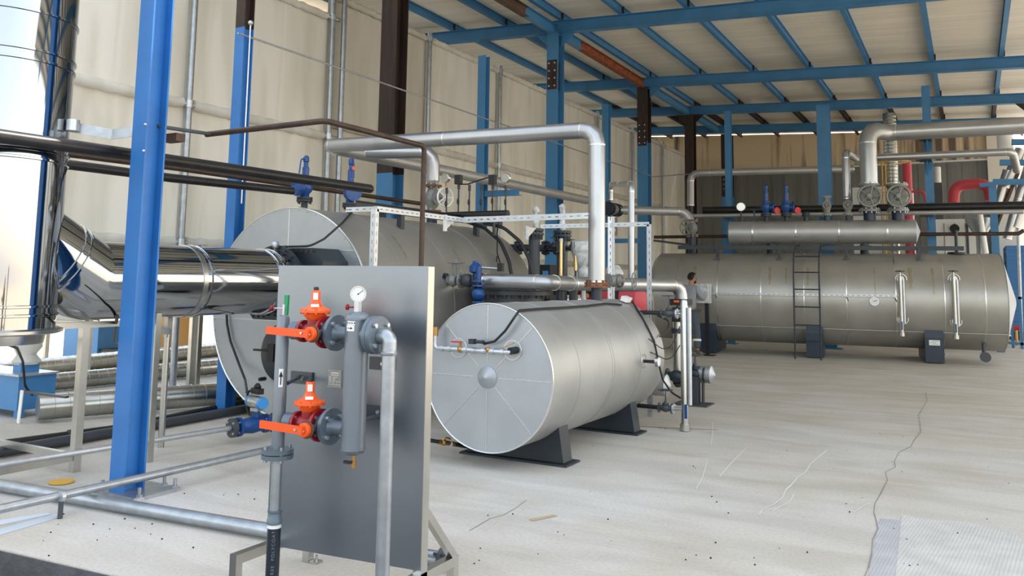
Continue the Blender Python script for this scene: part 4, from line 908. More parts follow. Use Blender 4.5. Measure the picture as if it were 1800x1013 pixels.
# dark manhole drum between boiler and small tank
YM = 8.55; xm0, xm1 = aY(838, 500, YM).x, aY(962, 500, YM).x; xc, rr_ = (xm0 + xm1) / 2, (xm1 - xm0) / 2; z1_ = aY(900, 503, YM).z
t = thing('manhole_drum', 'dark upright drum with a wide bolted lid behind the small tank', 'drum', (xc, YM, 0))
part('shell', MB().cyl((xc, YM, 0), (xc, YM, z1_ - .07), rr_ * .82, n=48), 'slate', t)
b = MB().cyl((xc, YM, z1_ - .10), (xc, YM, z1_ - .055), rr_, n=56).cyl((xc, YM, z1_ - .05), (xc, YM, z1_), rr_, n=56); part('lid_flange', b, 'slate', t)
b = MB().bolts((xc, YM, z1_ - .05), (0, 0, 1), rr_ * .94, 28, .018, .17); part('lid_bolts', b, 'dark', t)

# slotted angle frames
def angle(t, p, q, out, up, w=.05):
    part('slotted_angle', MB().slotted(p, q, w, .003, out).bar(V(p) + V(up) * w * .5, V(q) + V(up) * w * .5, .003, .003, up=up), 'galvbright', t)
t = thing('slotted_frame', 'white slotted angle frame standing between the boiler and the brown pipe', 'frame', (-4.72, 6.9, 0))
xs = -4.72; ys = aX(662, 400, xs).y; zs = aX(661, 367, xs).z; ye = aX(822, 391, xs).y
part('post', MB().slotted((xs, ys, 0), (xs, ys, zs), .05, .003, (1, 0, 0)).slotted((xs - .027, ys - .025, 0), (xs - .027, ys - .025, zs), .05, .003, (0, 1, 0)), 'galvbright', t)
part('top_angle', MB().slotted((xs, ys, zs), (xs, ye, zs), .05, .003, (1, 0, 0)).bx((xs - .05, ys, zs + .022), (xs, ye, zs + .025)), 'galvbright', t)
part('cross_angle', MB().slotted((xs, ys, zs), (xs - .35, ys - .02, zs + .0), .045, .003, (0, -1, 0)), 'galvbright', t)
y3 = aX(815, 392, xs).y; xe = aY(1034, 377, y3).x
part('cross_angle', MB().slotted((xs, y3, zs), (xe, y3, zs + .01), .06, .003, (0, -1, 0)).bx((xs, y3, zs + .03), (xe, y3 + .05, zs + .033)), 'galvbright', t)
for yy in (ys + 1.1, ys + 2.9): part('cleat', MB().bx((xs - .012, yy, zs - .14), (xs + .012, yy + .04, zs + .03)).prism([(xs - .02, yy + .06, zs - .12), (xs - .02, yy + .3, zs + .02), (xs - .02, yy + .06, zs + .02)], (.004, 0, 0)), 'galvbright', t)
t = thing('slotted_frame', 'white slotted angle gate frame right of the tall riser', 'frame', (-3.6, 9.0, 0))
yg = 9.0; x0_, x1_, x2_ = aY(950, 397, yg).x, aY(1073, 400, yg).x, aY(1141, 400, yg).x; zg1 = aY(1100, 395, yg).z
part('post', MB().slotted((x1_, yg, 0), (x1_, yg, aY(1073, 381, yg).z), .06, .003, (.6, -1, 0)).bx((x1_ + .03, yg, 0), (x1_ + .033, yg + .05, aY(1073, 381, yg).z)), 'galvbright', t)
part('post', MB().slotted((x2_, yg, 0), (x2_, yg, zg1), .055, .003, (0, -1, 0)).bx((x2_ - .03, yg, 0), (x2_ - .027, yg + .05, zg1)), 'galvbright', t)
part('top_angle', MB().slotted((x0_, yg, zg1), (x2_, yg, zg1), .05, .003, (0, -1, 0)), 'galvbright', t)
t = thing('support_channel', 'long black steel channel on brackets along the boiler top', 'beam', (-5.7, 8.4, 2.2))
xc_ = -5.72; yc0, yc1 = aX(628, 362, xc_).y, aX(885, 398, xc_).y; zc = aX(760, 378, xc_).z
part('channel', MB().chan((xc_, yc0, zc), (xc_, yc1, zc), .05, .10, (0, 0, 1), -1), 'dark', t)
for x, y in ((705, 392), (838, 407)):
    p = aX(x, y, xc_); part('bracket', MB().bx((xc_ - .04, p.y - .03, 1.95), (xc_ + .02, p.y + .04, zc)), 'dark', t)
for k, pts in enumerate(([(820, 390), (850, 400), (880, 425), (895, 460), (900, 488)], [(850, 392), (885, 400), (915, 425), (930, 455), (937, 488)])):
    single('flexible_hose', MB().tube([aY(x, y, 9.2 - .2 * k) for x, y in pts], .022, 12, .3, 4), 'black', ('left' if k == 0 else 'right') + ' of two thick black hoses arching down right of the boiler', 'hose')
single('cable', MB().tube([aY(877, 389, 9.3), aY(874, 410, 9.3), aY(874, 445, 9.3), aY(879, 462, 9.3), aY(877, 474, 9.3)], .010, 8, .05, 3), 'black', 'black tied cable hanging beside the two arching hoses', 'cable')
single('cable', MB().tube([aY(874, 450, 9.28), aY(872, 470, 9.28), aY(869, 488, 9.28)], .008, 6, .05, 3), 'black', 'thin black cable end dangling left of the tied cable', 'cable')

globe_valve('stop_valve', 'cast grey wheel valve just right of the tall riser foot', aY(1078, 494, 8.3), (.3, 1, 0), .038, (1, .1, 0), 'castgrey', 'castgrey', L=2.6, wr=2.3, ht=6)
# ------------------------------------------------------------------ burner corner between the boiler and the rear tank
def feed_pipe(x, ytop, Y, w, label, cap):
    p = aY(x, 450, Y); zt_ = aY(x, ytop, Y).z; r = w; t = thing('flanged_riser', label, 'pipe', (p.x, Y, 0), 'black flanged risers')
    part('riser', MB().cyl((p.x, Y, 0), (p.x, Y, zt_ - .1), r, n=28), 'slate', t)
    b = MB(); flange(b, (p.x, Y, zt_ - .10), (0, 0, 1), r * 1.65, .03, 12, .013, .15); parts('flange', b, 'dark', t, every=13); flange_ = MB(); flange(flange_, (p.x, Y, zt_ - .05), (0, 0, 1), r * 1.65, .03); part('cover', flange_, 'dark', t)
    q = aY(cap[0], cap[1], Y); s = MB().sphere((q.x, Y, q.z), .05, 12, 9, (1, 1, 1.1)).lathe((q.x, Y, zt_ - .04), (0, 0, 1), [(.03, 0), (.045, .12), (.025, .2), (.05, q.z - zt_ + .03)], 12)
    for i, v in enumerate(s.v): s.v[i] = v + V((.008 * sin(v.z * 60 + v.x * 90), .006 * sin(v.z * 47), 0))
    part('plastic_wrap', s, 'plastic', t, 'crumpled clear plastic wrapped round the top fitting'); return t
feed_pipe(939, 398, 9.6, .075, 'left black flanged riser with a plastic wrapped fitting, behind the small tank', (942, 369))
feed_pipe(988, 402, 10.2, .075, 'right black flanged riser with a plastic wrapped fitting, left of the tall riser', (989, 365))
a_, c_ = aY(862, 435, 10.1), aY(972, 437, 10.1)
t = thing('cross_pipe', 'black flanged cross pipe leaving the boiler end behind the hoses', 'pipe', a_); part('pipe', MB().cyl(a_, c_, .05, n=18), 'dark', t)
b = MB(); 
for x in (911, 959, 980): flange(b, aY(x, 436, 10.1), (1, 0, 0), .10, .04, 8, .014, .09)
parts('flange', b, 'dark', t, every=9)
for x, y, Y, l in ((974, 433, 9.7, 'small black stop valve beside the left gilded level gauge'), (1004, 437, 9.9, 'small black stop valve beside the right gilded level gauge')):
    globe_valve('small_stop_valve', l, aY(x, y, Y), (1, -.2, 0), .022, (0, 0, 1), 'dark', L=3.0, wr=2.2, ht=5.2, nb=4)
for x, y0, y1, Y, l in ((986, 425, 490, 9.6, 'left of two gilded level gauge tubes behind the insulated pipe'), (1012, 431, 476, 9.8, 'right of two gilded level gauge tubes, the shorter one')):
    p = aY(x, y0, Y); q = aY(x, y1, Y); t = thing('level_gauge_tube', l, 'gauge', (p.x, Y, q.z), 'gilded level gauge tubes'); part('tube', MB().cyl((p.x, Y, q.z), (p.x, Y, p.z), .023, n=16), 'gold', t)
    part('cap', MB().cyl((p.x, Y, p.z), (p.x, Y, p.z + .04), .028, n=12), 'alu', t); part('leg', MB().cyl((p.x, Y, 0), (p.x, Y, q.z), .015, n=8), 'dark', t)
# plastic wrapped valve
p = aY(1026, 470, 9.9); b = MB()
rr = random.Random(4)
b.sphere((p.x, 9.9, p.z - .08), .09, 18, 12, (.9, .8, 1.3)); b.lathe((p.x - .02, 9.9, p.z + .0), (0, 0, 1), [(.05, 0), (.11, .08), (.14, .22), (.13, .33), (.10, .34)], 18)
for i, v in enumerate(b.v): b.v[i] = v + V((rr.uniform(-.012, .012), rr.uniform(-.012, .012), rr.uniform(-.01, .01)))
b.cyl((p.x, 9.9, 0), (p.x, 9.9, p.z - .15), .03, n=10)
single('wrapped_valve', b, 'plastic', 'valve bundled in crumpled clear plastic left of the tall riser', 'valve')
# red burner
p = aY(1084, 525, 10.6); t = thing('burner', 'red burner with a plastic wrapped head right of the tall riser foot', 'burner', (p.x, 10.6, 0))
bz = aY(1084, 515, 10.6).z
part('housing', MB().lathe((p.x - .38, 10.6, bz - .10), (1, 0, 0), [(.16, 0), (.24, .04), (.26, .4), (.22, .72), (.10, .80)], 28), 'pinkred', t)
part('strap', MB().lathe((p.x + .05, 10.6, bz - .10), (1, 0, 0), [(.262, 0), (.268, 0), (.268, .07), (.262, .07)], 28), 'black', t)
q = aY(1079, 484, 10.6); s = MB().sphere(q, .135, 18, 12, (1, 1, 1.1)); 
for i, v in enumerate(s.v): s.v[i] = v + V((rr.uniform(-.006, .006),) * 3)
part('wrapped_head', s, 'plastic', t, 'round head in clear plastic with red showing'); part('red_core', MB().lathe(q - V((0, .0, .12)), (0, 0, 1), [(.10, 0), (.138, .05), (.142, .12), (.10, .17)], 18), 'pinkred', t)
part('leg', MB().bx((p.x - .1, 10.5, 0), (p.x + .1, 10.7, bz - .34)), 'dark', t)
p = aY(1122, 520, 10.8); t = thing('pump_motor', 'blue domed motor on a black stand behind the small tank', 'pump', (p.x, 10.8, 0))
part('dome', MB().lathe((p.x, 10.8, p.z - .06), (0, 0, 1), [(.17, 0), (.17, .05), (.14, .11), (.06, .15), (.01, .155)], 24), 'vblue', t)
part('stand', MB().bx((p.x - .15, 10.65, 0), (p.x + .15, 10.95, p.z - .06)), 'black', t); part('fins', MB().bx((p.x - .17, 10.62, p.z - .24), (p.x + .17, 10.64, p.z - .20)).bx((p.x - .17, 10.62, p.z - .16), (p.x + .17, 10.64, p.z - .12)), 'slate', t)
# pumps row under the line (dark bits between drum and riser)
for k, (x, y, l) in enumerate(((984, 515, 'left dark flanged pipe stub behind the small tank rim'), (1008, 515, 'upright dark pipe stub in the middle behind the small tank rim'))):
    Y = 9.3; p = aY(x, 505, Y); b = MB().cyl((p.x, Y, 0), (p.x, Y, p.z), .055 if k else .05, n=16); flange(b, (p.x, Y, p.z - .02), (0, 0, 1), .08, .03, 6, .01, .06) if not k else None
    single('pipe_stub', b, 'slate', l, 'pipe')
b = MB(); a_, c_ = aY(975, 513, 10.3), aY(1045, 513, 10.3)
t = thing('manifold', 'brown pipe manifold with orange and grey ends, low behind the small tank', 'pipe', a_); part('pipe', MB().cyl(a_, c_, .045, n=14), 'brownpipe', t)
for x, m_ in ((1024, 'pinkred'), (1031, 'brass')): part('end_cap', MB().cyl(aY(x, 520, 10.0), aY(x, 520, 10.2), .035, n=12), m_, t)
part('leg', MB().bx((a_.x + .1, 10.28, 0), (a_.x + .14, 10.32, a_.z)), 'dark', t)
# control cabinet behind boiler
p = aY(962, 468, 12.3); t = thing('control_cabinet', 'dark control cabinet half seen behind the boiler end', 'cabinet', (p.x, 12.3, 0)); part('body', MB().bx((p.x - .25, 12.1, 0), (p.x + .15, 12.5, aY(962, 466, 12.3).z)), 'black', t); part('screen', MB().bx((p.x + .02, 12.09, p.z - .2), (p.x + .12, 12.1, p.z - .08)), 'lblue', t)

# looped pipe beside the riser
t = run('looped_pipe', 'slim insulated pipe looping over right of the riser and dropping behind the gate frame', 'pipe', [aY(1074, 352, 14.3), aY(1074, 324, 14.3), aY(1110, 324, 10.35), (aY(1109, 400, 10.35).x, 10.35, 1.5)], .042, 'pipe_clad', .10, 3, bands=True, every=1.5, n=18)

# long thin pipes along the pipe posts, rear
yq = 20.35
run('long_pipe', 'thick black pipe along the rear pipe posts, above the white one', 'pipe', [aY(1236, 370, yq), aY(1500, 367, yq), aY(1830, 361, yq)], .092, 'blackpipe', n=20)
lp2 = run('long_pipe', 'thin bright insulated pipe just below the thick black one', 'pipe', [aY(1195, 380, 20.2), aY(1500, 376, 20.2), aY(1799, 372, 20.2)], .050, 'clad', n=18)
for pt_ in (pA, pB, pC):
    zz = aY(1500, 376, 20.2).z; part('clip', MB().bx((pt_.location.x - .03, 20.2, zz - .02), (pt_.location.x + .03, 20.66, zz + .02)), 'dark', lp2)
run('long_pipe', 'thin brown pipe passing behind the slender drum to the right edge', 'pipe', [aY(1150, 417, 20.3), aY(1617, 412, 20.3), aY(1790, 411, 20.3), aY(1800, 405, 20.3)], .040, 'brownpipe', n=16)
b = MB(); 
ipr = run('insulated_pipe', 'insulated pipe rising at the rear tank end and running right along the back wall', 'pipe', [aY(1214, 362, 21.8), aY(1214, 305, 21.8), aY(1240, 304, 21.8), aY(1500, 297, 23.5)], .095, 'clad', .35, 3, bands=True, every=2, n=22)
zz = aY(1214, 362, 21.8); part('drop_leg', MB().cyl((zz.x, 21.8, 0), (zz.x, 21.8, zz.z), .06, n=14), 'dark', ipr)
single('grey_strut', MB().bar(aY(1150, 423, 19.6), aY(1235, 434, 18.2), .05, .05), 'slate', 'grey steel strut sloping behind the left end of the rear tank', 'strut')

# equipment on the slender drum
def on_drum(x, y=388): tt = t3(x, y, 0)[0]; return P3(tt, 0, 0), tt
def drum_z(x, y): return t3(x, y, 0)[1]
o, tt = on_drum(1303); z = drum_z(1303, 364); t_ = gauge('pressure_gauge', 'round white dial pressure gauge on the slender drum, left end', V((o.x, o.y, z)), N3 * 1, .10, V((o.x, o.y, ZD)), None, 'dark')
o, tt = on_drum(1326); single('siphon_stub', MB().cyl(V((o.x, o.y, ZD - .01)), V((o.x, o.y, drum_z(1326, 372))), .016, n=8).box(V((o.x, o.y, drum_z(1326, 371))), (.05, .05, .03)), 'dark', 'small capped stub right of the drum pressure gauge', 'pipe')
for x, l in ((1347, 'left of two tall blue safety valves on the slender drum'), (1382.5, 'right of two tall blue safety valves on the slender drum')):
    o, tt = on_drum(x); H = drum_z(x, 324) - ZD; t = safety_valve('safety_valve', l, V((o.x, o.y, ZD - .01)), H, (1, .3, 0), 1.35, 'drum safety valves', lever=False, stub=.13)
    c = V((o.x, o.y, drum_z(x, 371))) + V((.22, .0, .0)); part('outlet_plug', MB().cyl(c, c + V((.03, -.03, 0)), .075, n=18), 'red', t, 'red plugged outlet')
o, tt = on_drum(1417); b = MB().cyl(V((o.x, o.y, ZD - .01)), V((o.x, o.y, ZD + .12)), .05, n=14); flange(b, V((o.x, o.y, ZD + .13)), (0, 0, 1), .085, .03, 6, .012, .09); flange(b, V((o.x, o.y, ZD + .17)), (0, 0, 1), .085, .02); single('blind_nozzle', b, 'dark', 'blind flanged nozzle on the slender drum between valves', 'nozzle')
def drum_valve(x, y, r, wr, label, nozr, top=None):
    o, tt = on_drum(x); z = drum_z(x, y); zc = z
    t = globe_valve('gate_valve', label, V((o.x, o.y, zc)), (0, 0, 1), r, -N3, 'castgrey', L=(zc - ZD) / r * .62, wr=wr / r, ht=3.4, fm='castgrey', nb=10, fr=1.7)
    part('nozzle', MB().cyl(V((o.x, o.y, ZD - .02)), V((o.x, o.y, ZD + (zc - ZD) * .5)), nozr, n=20), 'navy', t); return o, zc
drum_valve(1454, 362, .055, .075, 'small grey gate valve in front of the broad pipe post', .06)
drum_valve(1491, 362, .055, .09, 'small grey gate valve under the slimmer insulated drop pipe', .05)
o1, z1 = drum_valve(1529, 348, .125, .215, 'large grey gate valve with five spoked wheel under the thick insulated pipe', .12)
o2, z2 = drum_valve(1579, 348, .125, .215, 'large grey gate valve with open top flange, right end of the slender drum', .12)
b = MB(); flange(b, V((o2.x, o2.y, z2 + .24)), (0, 0, 1), .20, .04, 12, .014, .10); single('top_flange', b, 'rustring', 'open rusty flange ring on the rightmost large gate valve', 'flange')
o, tt = on_drum(1530); yv = o.y
t = run('insulated_pipe', 'thick insulated pipe dropping to the large gate valve, running off to the right edge', 'pipe', [V((o.x, yv, drum_z(1530, 324))), V((o.x, yv, aY(1530, 226, yv).z)), aY(1560, 234, yv + .5), aY(1835, 219, yv + .5)], .172, 'pipe_clad', .30, 3, bands=True, every=2.6, n=32)
b = MB(); flange(b, V((o.x, yv, drum_z(1530, 326))), (0, 0, 1), .20, .05, 12, .014, .12); part('rusty_flange', b, 'rustring', t)
o, tt = on_drum(1490); yv2_ = o.y
run('insulated_pipe', 'slimmer insulated pipe left of the thick drop, running right below the thick one', 'pipe', [V((o.x, yv2_, drum_z(1490, 350))), V((o.x, yv2_, aY(1489, 266, yv2_).z)), aY(1504, 279, yv2_ + .6), aY(1520, 278, yv2_ + .9), aY(1780, 267, yv2_ + .9), aY(1788, 300, yv2_ + 1.5)], .078, 'pipe_clad', .12, 3, bands=True, every=2.4, n=22)
for x, y in ((1627, 244), (1627, 281), (1629, 378)):
    p = aY(x, y, 20.45); t = thing('pipe_shoe', {244: 'black pipe shoe on the blue post below the thick insulated pipe', 281: 'black pipe shoe on the blue post below the slimmer insulated pipe', 378: 'lowest black pipe shoe on the blue post, under the black pipe'}[y], 'bracket', p)
    part('pad', MB().box(p, (.26, .30, .07)), 'dark', t); part('gusset', MB().prism([p + V((.02, -.12, -.04)), p + V((.02, .12, -.04)), p + V((.02, .12, -.34))], (.012, 0, 0)), 'bluefar', t)
# wrapped control box on stand, plus person placed later
c = aY(1236, 515, 17.05); t = thing('wrapped_control_box', 'control box in clear plastic on a black stand, a worker facing it', 'box', (c.x, 17.05, 0))
z0_, z1_ = aY(1236, 533, 17.05).z, aY(1236, 499, 17.05).z; xa_, xb_ = aY(1219, 515, 17.05).x, aY(1246, 515, 17.05).x
b = MB().box(((xa_ + xb_) / 2, 17.1, (z0_ + z1_) / 2), (xb_ - xa_, .30, z1_ - z0_)); part('box', b, 'plastic', t)
p = aY(1243, 560, 17.1).x; part('post', MB().bx((p - .035, 17.06, 0), (p + .035, 17.13, z0_)), 'black', t); part('foot', MB().bx((p - .15, 16.98, 0), (p + .15, 17.22, .012)), 'black', t)

# ------------------------------------------------------------------ level stand right of the small tank
YG = 8.35
xg = aY(1203, 640, YG).x; zt_, zb_ = aY(1204, 531, YG).z, aY(1203, 758, YG).z
t = thing('level_gauge', 'tall polished level gauge column standing right of the small tank', 'gauge', (xg, YG, 0))
part('column', MB().lathe((xg, YG, .03), (0, 0, 1), [(.036, 0), (.036, zt_ - .03), (.028, zt_ - .01)], 24), 'stainless', t)
part('foot_cap', MB().cyl((xg, YG, .006), (xg, YG, .075), .050, n=24), 'stainless', t)
part('glass_tube', MB().cyl((xg + .058, YG - .01, aY(1212, 712, YG).z), (xg + .058, YG - .01, aY(1212, 541, YG).z), .022, n=16), 'galvbright', t)
part('blue_tag', MB().box((xg + .02, YG - .034, .20), (.03, .004, .14)), 'vblue', t, 'blue strip label')
for y, l in ((551, 'upper stop valve linking the small tank to the level gauge'), (718, 'lower stop valve linking the small tank to the level gauge')):
    zz = aY(1175, y, YG).z; xv = aY(1176 if y < 600 else 1170, y, YG).x
    t = globe_valve('stop_valve', l, (xv, YG, zz), (1, 0, 0), .024, (0, 0, 1), 'slate', L=3.0, wr=3.0, ht=7.5, nb=4, fr=2.2)
    part('link_pipe', MB().cyl((T1.x + .30, YG, zz), (xv - .07, YG, zz), .022, n=12), 'black', t); part('outlet_pipe', MB().cyl((xv + .07, YG, zz), (xg - .03, YG, zz), .015, n=10), 'stainless', t)
    part('flange_pair', flange(MB(), (xv + .085, YG, zz), (1, 0, 0), .052, .014, 4, .008, .04), 'galvbright', t)
# drop column with valves, headers
xk = aY(1195, 600, YL).x
t = thing('drain_stand', 'black boxed valve and insulated drop column behind the level gauge', 'pipe', (xk, YL, 0))
b = MB().bx((xk - .07, YL - .1, aY(1205, 566, YL).z), (xk + .10, YL + .1, aY(1205, 541, YL).z)).bx((xk - .09, YL - .12, aY(1205, 537, YL).z), (xk + .13, YL + .12, aY(1205, 526, YL).z)); part('valve_block', b, 'black', t)
part('orange_label', MB().box((xk + .0, YL - .125, aY(1205, 530, YL).z), (.07, .004, .025)), 'orange', t, 'small orange and white label')
part('column', MB().cyl((xk - .03, YL, .30), (xk - .03, YL, aY(1205, 566, YL).z), .055, n=20), 'stainless', t); part('column', MB().cyl((xk + .05, YL, .30), (xk + .05, YL, aY(1205, 566, YL).z), .022, n=16), 'stainless', t)
b = MB(); flange(b, (xk - .02, YL, aY(1205, 582, YL).z), (0, 0, 1), .09, .05, 6, .01, .07); part('flange', b, 'dark', t)
part('pedestal', MB().hbeam((xk + .17, YL, .015), (xk + .17, YL, .34), .14, .12, (0, 1, 0), .01, .008), 'slate', t); part('base_plate', MB().box((xk + .17, YL, .008), (.42, .34, .016)), 'slate', t)
for (x, y, Y, r, x0, l) in ((1180, 679, 9.3, .12, 1130, 'lower left insulated header with bright conical end'), (1258, 660, 10.35, .105, 1222, 'lower right insulated header with bright conical end, behind the level gauge')):
    p = aY(x, y, Y); q = aY(x0, y, Y); q.z = p.z; t = thing('insulated_header', l, 'pipe', (p.x, Y, p.z)); part('header', MB().cyl((q.x, Y, p.z), (p.x - .06, Y, p.z), r, n=28), 'clad', t)
    part('end_cone', MB().lathe((p.x - .06, Y, p.z), (1, 0, 0), [(r * 1.05, 0), (r * 1.05, .008), (.0, .06)], 28), 'clad_end', t); part('leg', MB().cyl((q.x + .1, Y, 0), (q.x + .1, Y, p.z - r), .02, n=8), 'slate', t)
globe_valve('stop_valve', 'black flanged stop valve with grey wheel behind the level gauge foot', aY(1222, 658, 10.3), (1, 0, 0), .045, (0, 0, 1), 'dark', 'slate', L=2.8, wr=2.2, ht=5.2)
globe_valve('stop_valve', 'dark valve body left of the level gauge foot, without visible wheel', aY(1190, 662, 9.9), (1, 0, 0), .045, (0, .6, -1), 'dark', L=2.8, wr=1.0, ht=2.6)
single('cable', MB().tube([aY(1156, 552 + 3, YG + .3), aY(1178, 565, YG + .2), aY(1172, 582, YG + .2), aX(1160, 592, -2.85)], .008, 6, .08, 4), 'black', 'short black cable hooking from the upper gauge valve to the tank', 'cable')
# bottom drain of small tank
c = aY(786, 779, 6.0); t = thing('drain_line', 'black drain pipe with brass tap running under the small tank to the panel', 'pipe', c)
zz = c.z; part('pipe', MB().cyl(aY(752, 774, 5.75), aY(772, 777, 5.85), .016, n=12).cyl(aY(798, 781, 6.02), aY(845, 789, 6.4), .018, n=12), 'black', t); part('tap_body', MB().cyl(aY(770, 777, 5.84), aY(799, 781, 6.03), .020, n=12).sphere(aY(780, 778, 5.9), .028, 12, 8), 'brass', t)
part('tap_lever', MB().tube([aY(776, 776, 5.88), aY(784, 769, 5.9), aY(792, 772, 5.95)], .007, 6, .02, 3), 'brass', t); part('white_ring', MB().cyl(aY(790, 780, 5.97), aY(793, 780.5, 5.99), .021, n=12), 'white', t)
# ------------------------------------------------------------------ upright panel stand in the foreground
YP = 3.20; xl_, xr_ = aY(490, 480, YP).x, aY(752, 480, YP).x; zt_ = aY(620, 467.5, YP).z; zb0, zb1 = aY(491, 963, YP).z, aY(741, 1005, YP).z
t = thing('panel_stand', 'upright stainless sheet panel on a tube frame, gas fittings mounted in front', 'panel', ((xl_ + xr_) / 2, YP, 0)); panel = t
part('sheet', MB().prism([(xl_, YP, zb0), (xr_, YP, zb1), (xr_, YP, zt_), (xl_, YP, zt_)], (0, .004, 0)), 'sheet', t, smooth=False)
zf = .15
for x in (xl_ + .025, xr_ - .022): part('upright', MB().bx((x - .022, YP + .005, zf), (x + .022, YP + .055, zt_ - .002)), 'stainless', t)
part('crossbar', MB().bx((xl_ + .05, YP + .005, zt_ - .045), (xr_ - .045, YP + .05, zt_ - .003)), 'stainless', t)
part('crossbar', MB().bx((xl_ + .05, YP + .005, .80), (xr_ - .045, YP + .05, .84)), 'stainless', t)
for x in (xl_ + .025, xr_ - .022):
    y0, y1 = (2.96, 3.50) if x < -2.7 else (2.90, 3.52)
    part('foot_rail', MB().bx((x - .022, y0, zf - .02), (x + .022, y1, zf + .025)), 'stainless', t)
    for yy in (y0 + .02, y1 - .02): part('leg', MB().bx((x - .022, yy - .02, 0), (x + .022, yy + .02, zf - .02)), 'stainless', t)
    part('brace', MB().bar((x, YP + .05, .44), (x, y1 - .02, zf + .02), .035, .035, up=(1, 0, 0)), 'stainless', t)
part('floor_tab', MB().bx((xl_ + .05, 3.46, 0), (xl_ + .10, 3.51, .012)).cyl((xl_ + .08, 3.485, 0), (xl_ + .08, 3.485, .04), .006, n=8), 'stainless', t)
for x, y in ((535, 665), (676, 640), (668, 725)):
    p = aY(x, y, YP - .01); part('pipe_bracket', MB().bx((p.x - .09, YP - .012, p.z - .03), (p.x + .05, YP - .002, p.z + .03)), 'slate', t)
    s_ = MB().cyl((p.x - .01, YP - .02, p.z + .0), (p.x - .01, YP - .01, p.z), .009, n=8); part('bracket_bolt', s_, 'galvbright', t)
p = aY(540, 663, YP); part('bracket_arm', MB().cyl((p.x - .04, YP - .012, p.z), (-2.90, 3.02, p.z - .01), .010, n=8), 'slate', t)
p = aY(672, 730, YP); part('bracket_arm', MB().cyl((p.x, YP - .012, p.z), (-2.45, 2.99, p.z), .010, n=8), 'slate', t)
# name plate
x0, x1 = aY(578, 660, YP).x, aY(601, 660, YP).x; z1, z0 = aY(590, 651, YP).z, aY(590, 682, YP).z
t = thing('name_plate', 'small grey name plate riveted to the panel beside the filter vessel', 'sign', ((x0 + x1) / 2, YP, z0))
plt = part('plate', MB().bx((x0, YP - .003, z0), (x1, YP - .0005, z1)), 'plate', t, smooth=False)
b = MB(); w_ = x1 - x0; h_ = z1 - z0
rows = [(.22, .82, .84, .06), (.20, .80, .72, .04), (.05, .22, .60, .03), (.35, .7, .60, .03), (.05, .26, .52, .03), (.36, .55, .52, .03), (.05, .22, .44, .03), (.34, .5, .44, .03), (.05, .3, .36, .03), (.36, .52, .36, .03), (.6, .72, .36, .03), (.8, .92, .36, .03), (.05, .16, .27, .03), (.32, .44, .27, .03), (.05, .22, .18, .03), (.28, .38, .18, .03), (.43, .52, .18, .03), (.58, .72, .18, .03), (.78, .94, .18, .03)]
for a_, c_, z_, hh in rows: b.bx((x0 + w_ * a_, YP - .0042, z0 + h_ * (z_ - hh / 2)), (x0 + w_ * c_, YP - .003, z0 + h_ * (z_ + hh / 2)))
part('engraving', b, 'grave', plt)
b = MB()
for a_ in (.04, .96):
    for c_ in (.04, .96): b.sphere((x0 + w_ * a_, YP - .004, z0 + h_ * c_), .003, 8, 6)
parts('rivet', b, 'galvbright', plt)

YC = 2.98; Z1, Z2 = 1.245, .823; XI = -2.905; XV = -2.452
# inlet pipe
t = thing('inlet_pipe', 'vertical grey inlet pipe left of the panel with a flange joint, black coated below', 'pipe', (XI, YC, 0)); inlet = t
zi1, zfl = aY(493, 554, YC).z, aY(487, 797, YC).z
part('pipe', MB().lathe((XI, YC, zfl + .01), (0, 0, 1), [(.030, 0), (.030, zi1 - zfl - .03), (.026, zi1 - zfl - .015), (.008, zi1 - zfl - .008)], 28), 'grey', t)
for dz in (.012, -.012): ifl = part('flange', MB().cyl((XI, YC, zfl + dz - .010), (XI, YC, zfl + dz + .010), .074, n=36), 'grey_d', t)
b = MB()
for i in range(4):
    a = pi / 4 + pi / 2 * i + .3; p = V((XI + .057 * cos(a), YC + .057 * sin(a), zfl)); b.cyl(p - V((0, 0, .036)), p + V((0, 0, .036)), .0095, n=6)
parts('bolt', b, 'galv', ifl)
zr_ = aY(482, 905, YC).z; zq = aY(482, 918, YC).z
part('lower_pipe', MB().cyl((XI, YC, zr_), (XI, YC, zfl - .02), .0245, n=24), 'galv', t, 'bare galvanised length')
part('socket', MB().lathe((XI, YC, zq - .006), (0, 0, 1), [(.036, 0), (.036, .02), (.033, .024), (.031, .05), (.034, .052), (.034, .062)], 24), 'grey_d', t)
ctp = part('coated_pipe', MB().cyl((XI, YC, .02), (XI, YC, zq - .022), .031, n=28), M.setdefault('coat', mat('black_coated_pipe', (26, 34, 46), .4)), t, 'black coated length')
b = MB().cyl((XI, YC, zq - .024), (XI, YC, zq - .008), .032, n=24).cyl((XI, YC, zr_ + .0), (XI, YC, zr_ + .012), .027, n=24); parts('thread_tape', b, 'white', t)
# lettering on the coated pipe
fc = bpy.data.curves.new('lettering', 'FONT'); fc.body = 'D FREE  POLYCOAT'; fc.size = .0205; fc.extrude = .0002; fc.align_x = 'RIGHT'; fc.align_y = 'CENTER'; fc.space_character = 1.35
fc.materials.append(M.setdefault('print', mat('pale_print', (112, 120, 128), .6)))
fo = bpy.data.objects.new('lettering', fc); link(fo, ctp)
vd = V((-XI, -YC, 0)).normalized(); ang = math.atan2(vd.y, vd.x)
pass

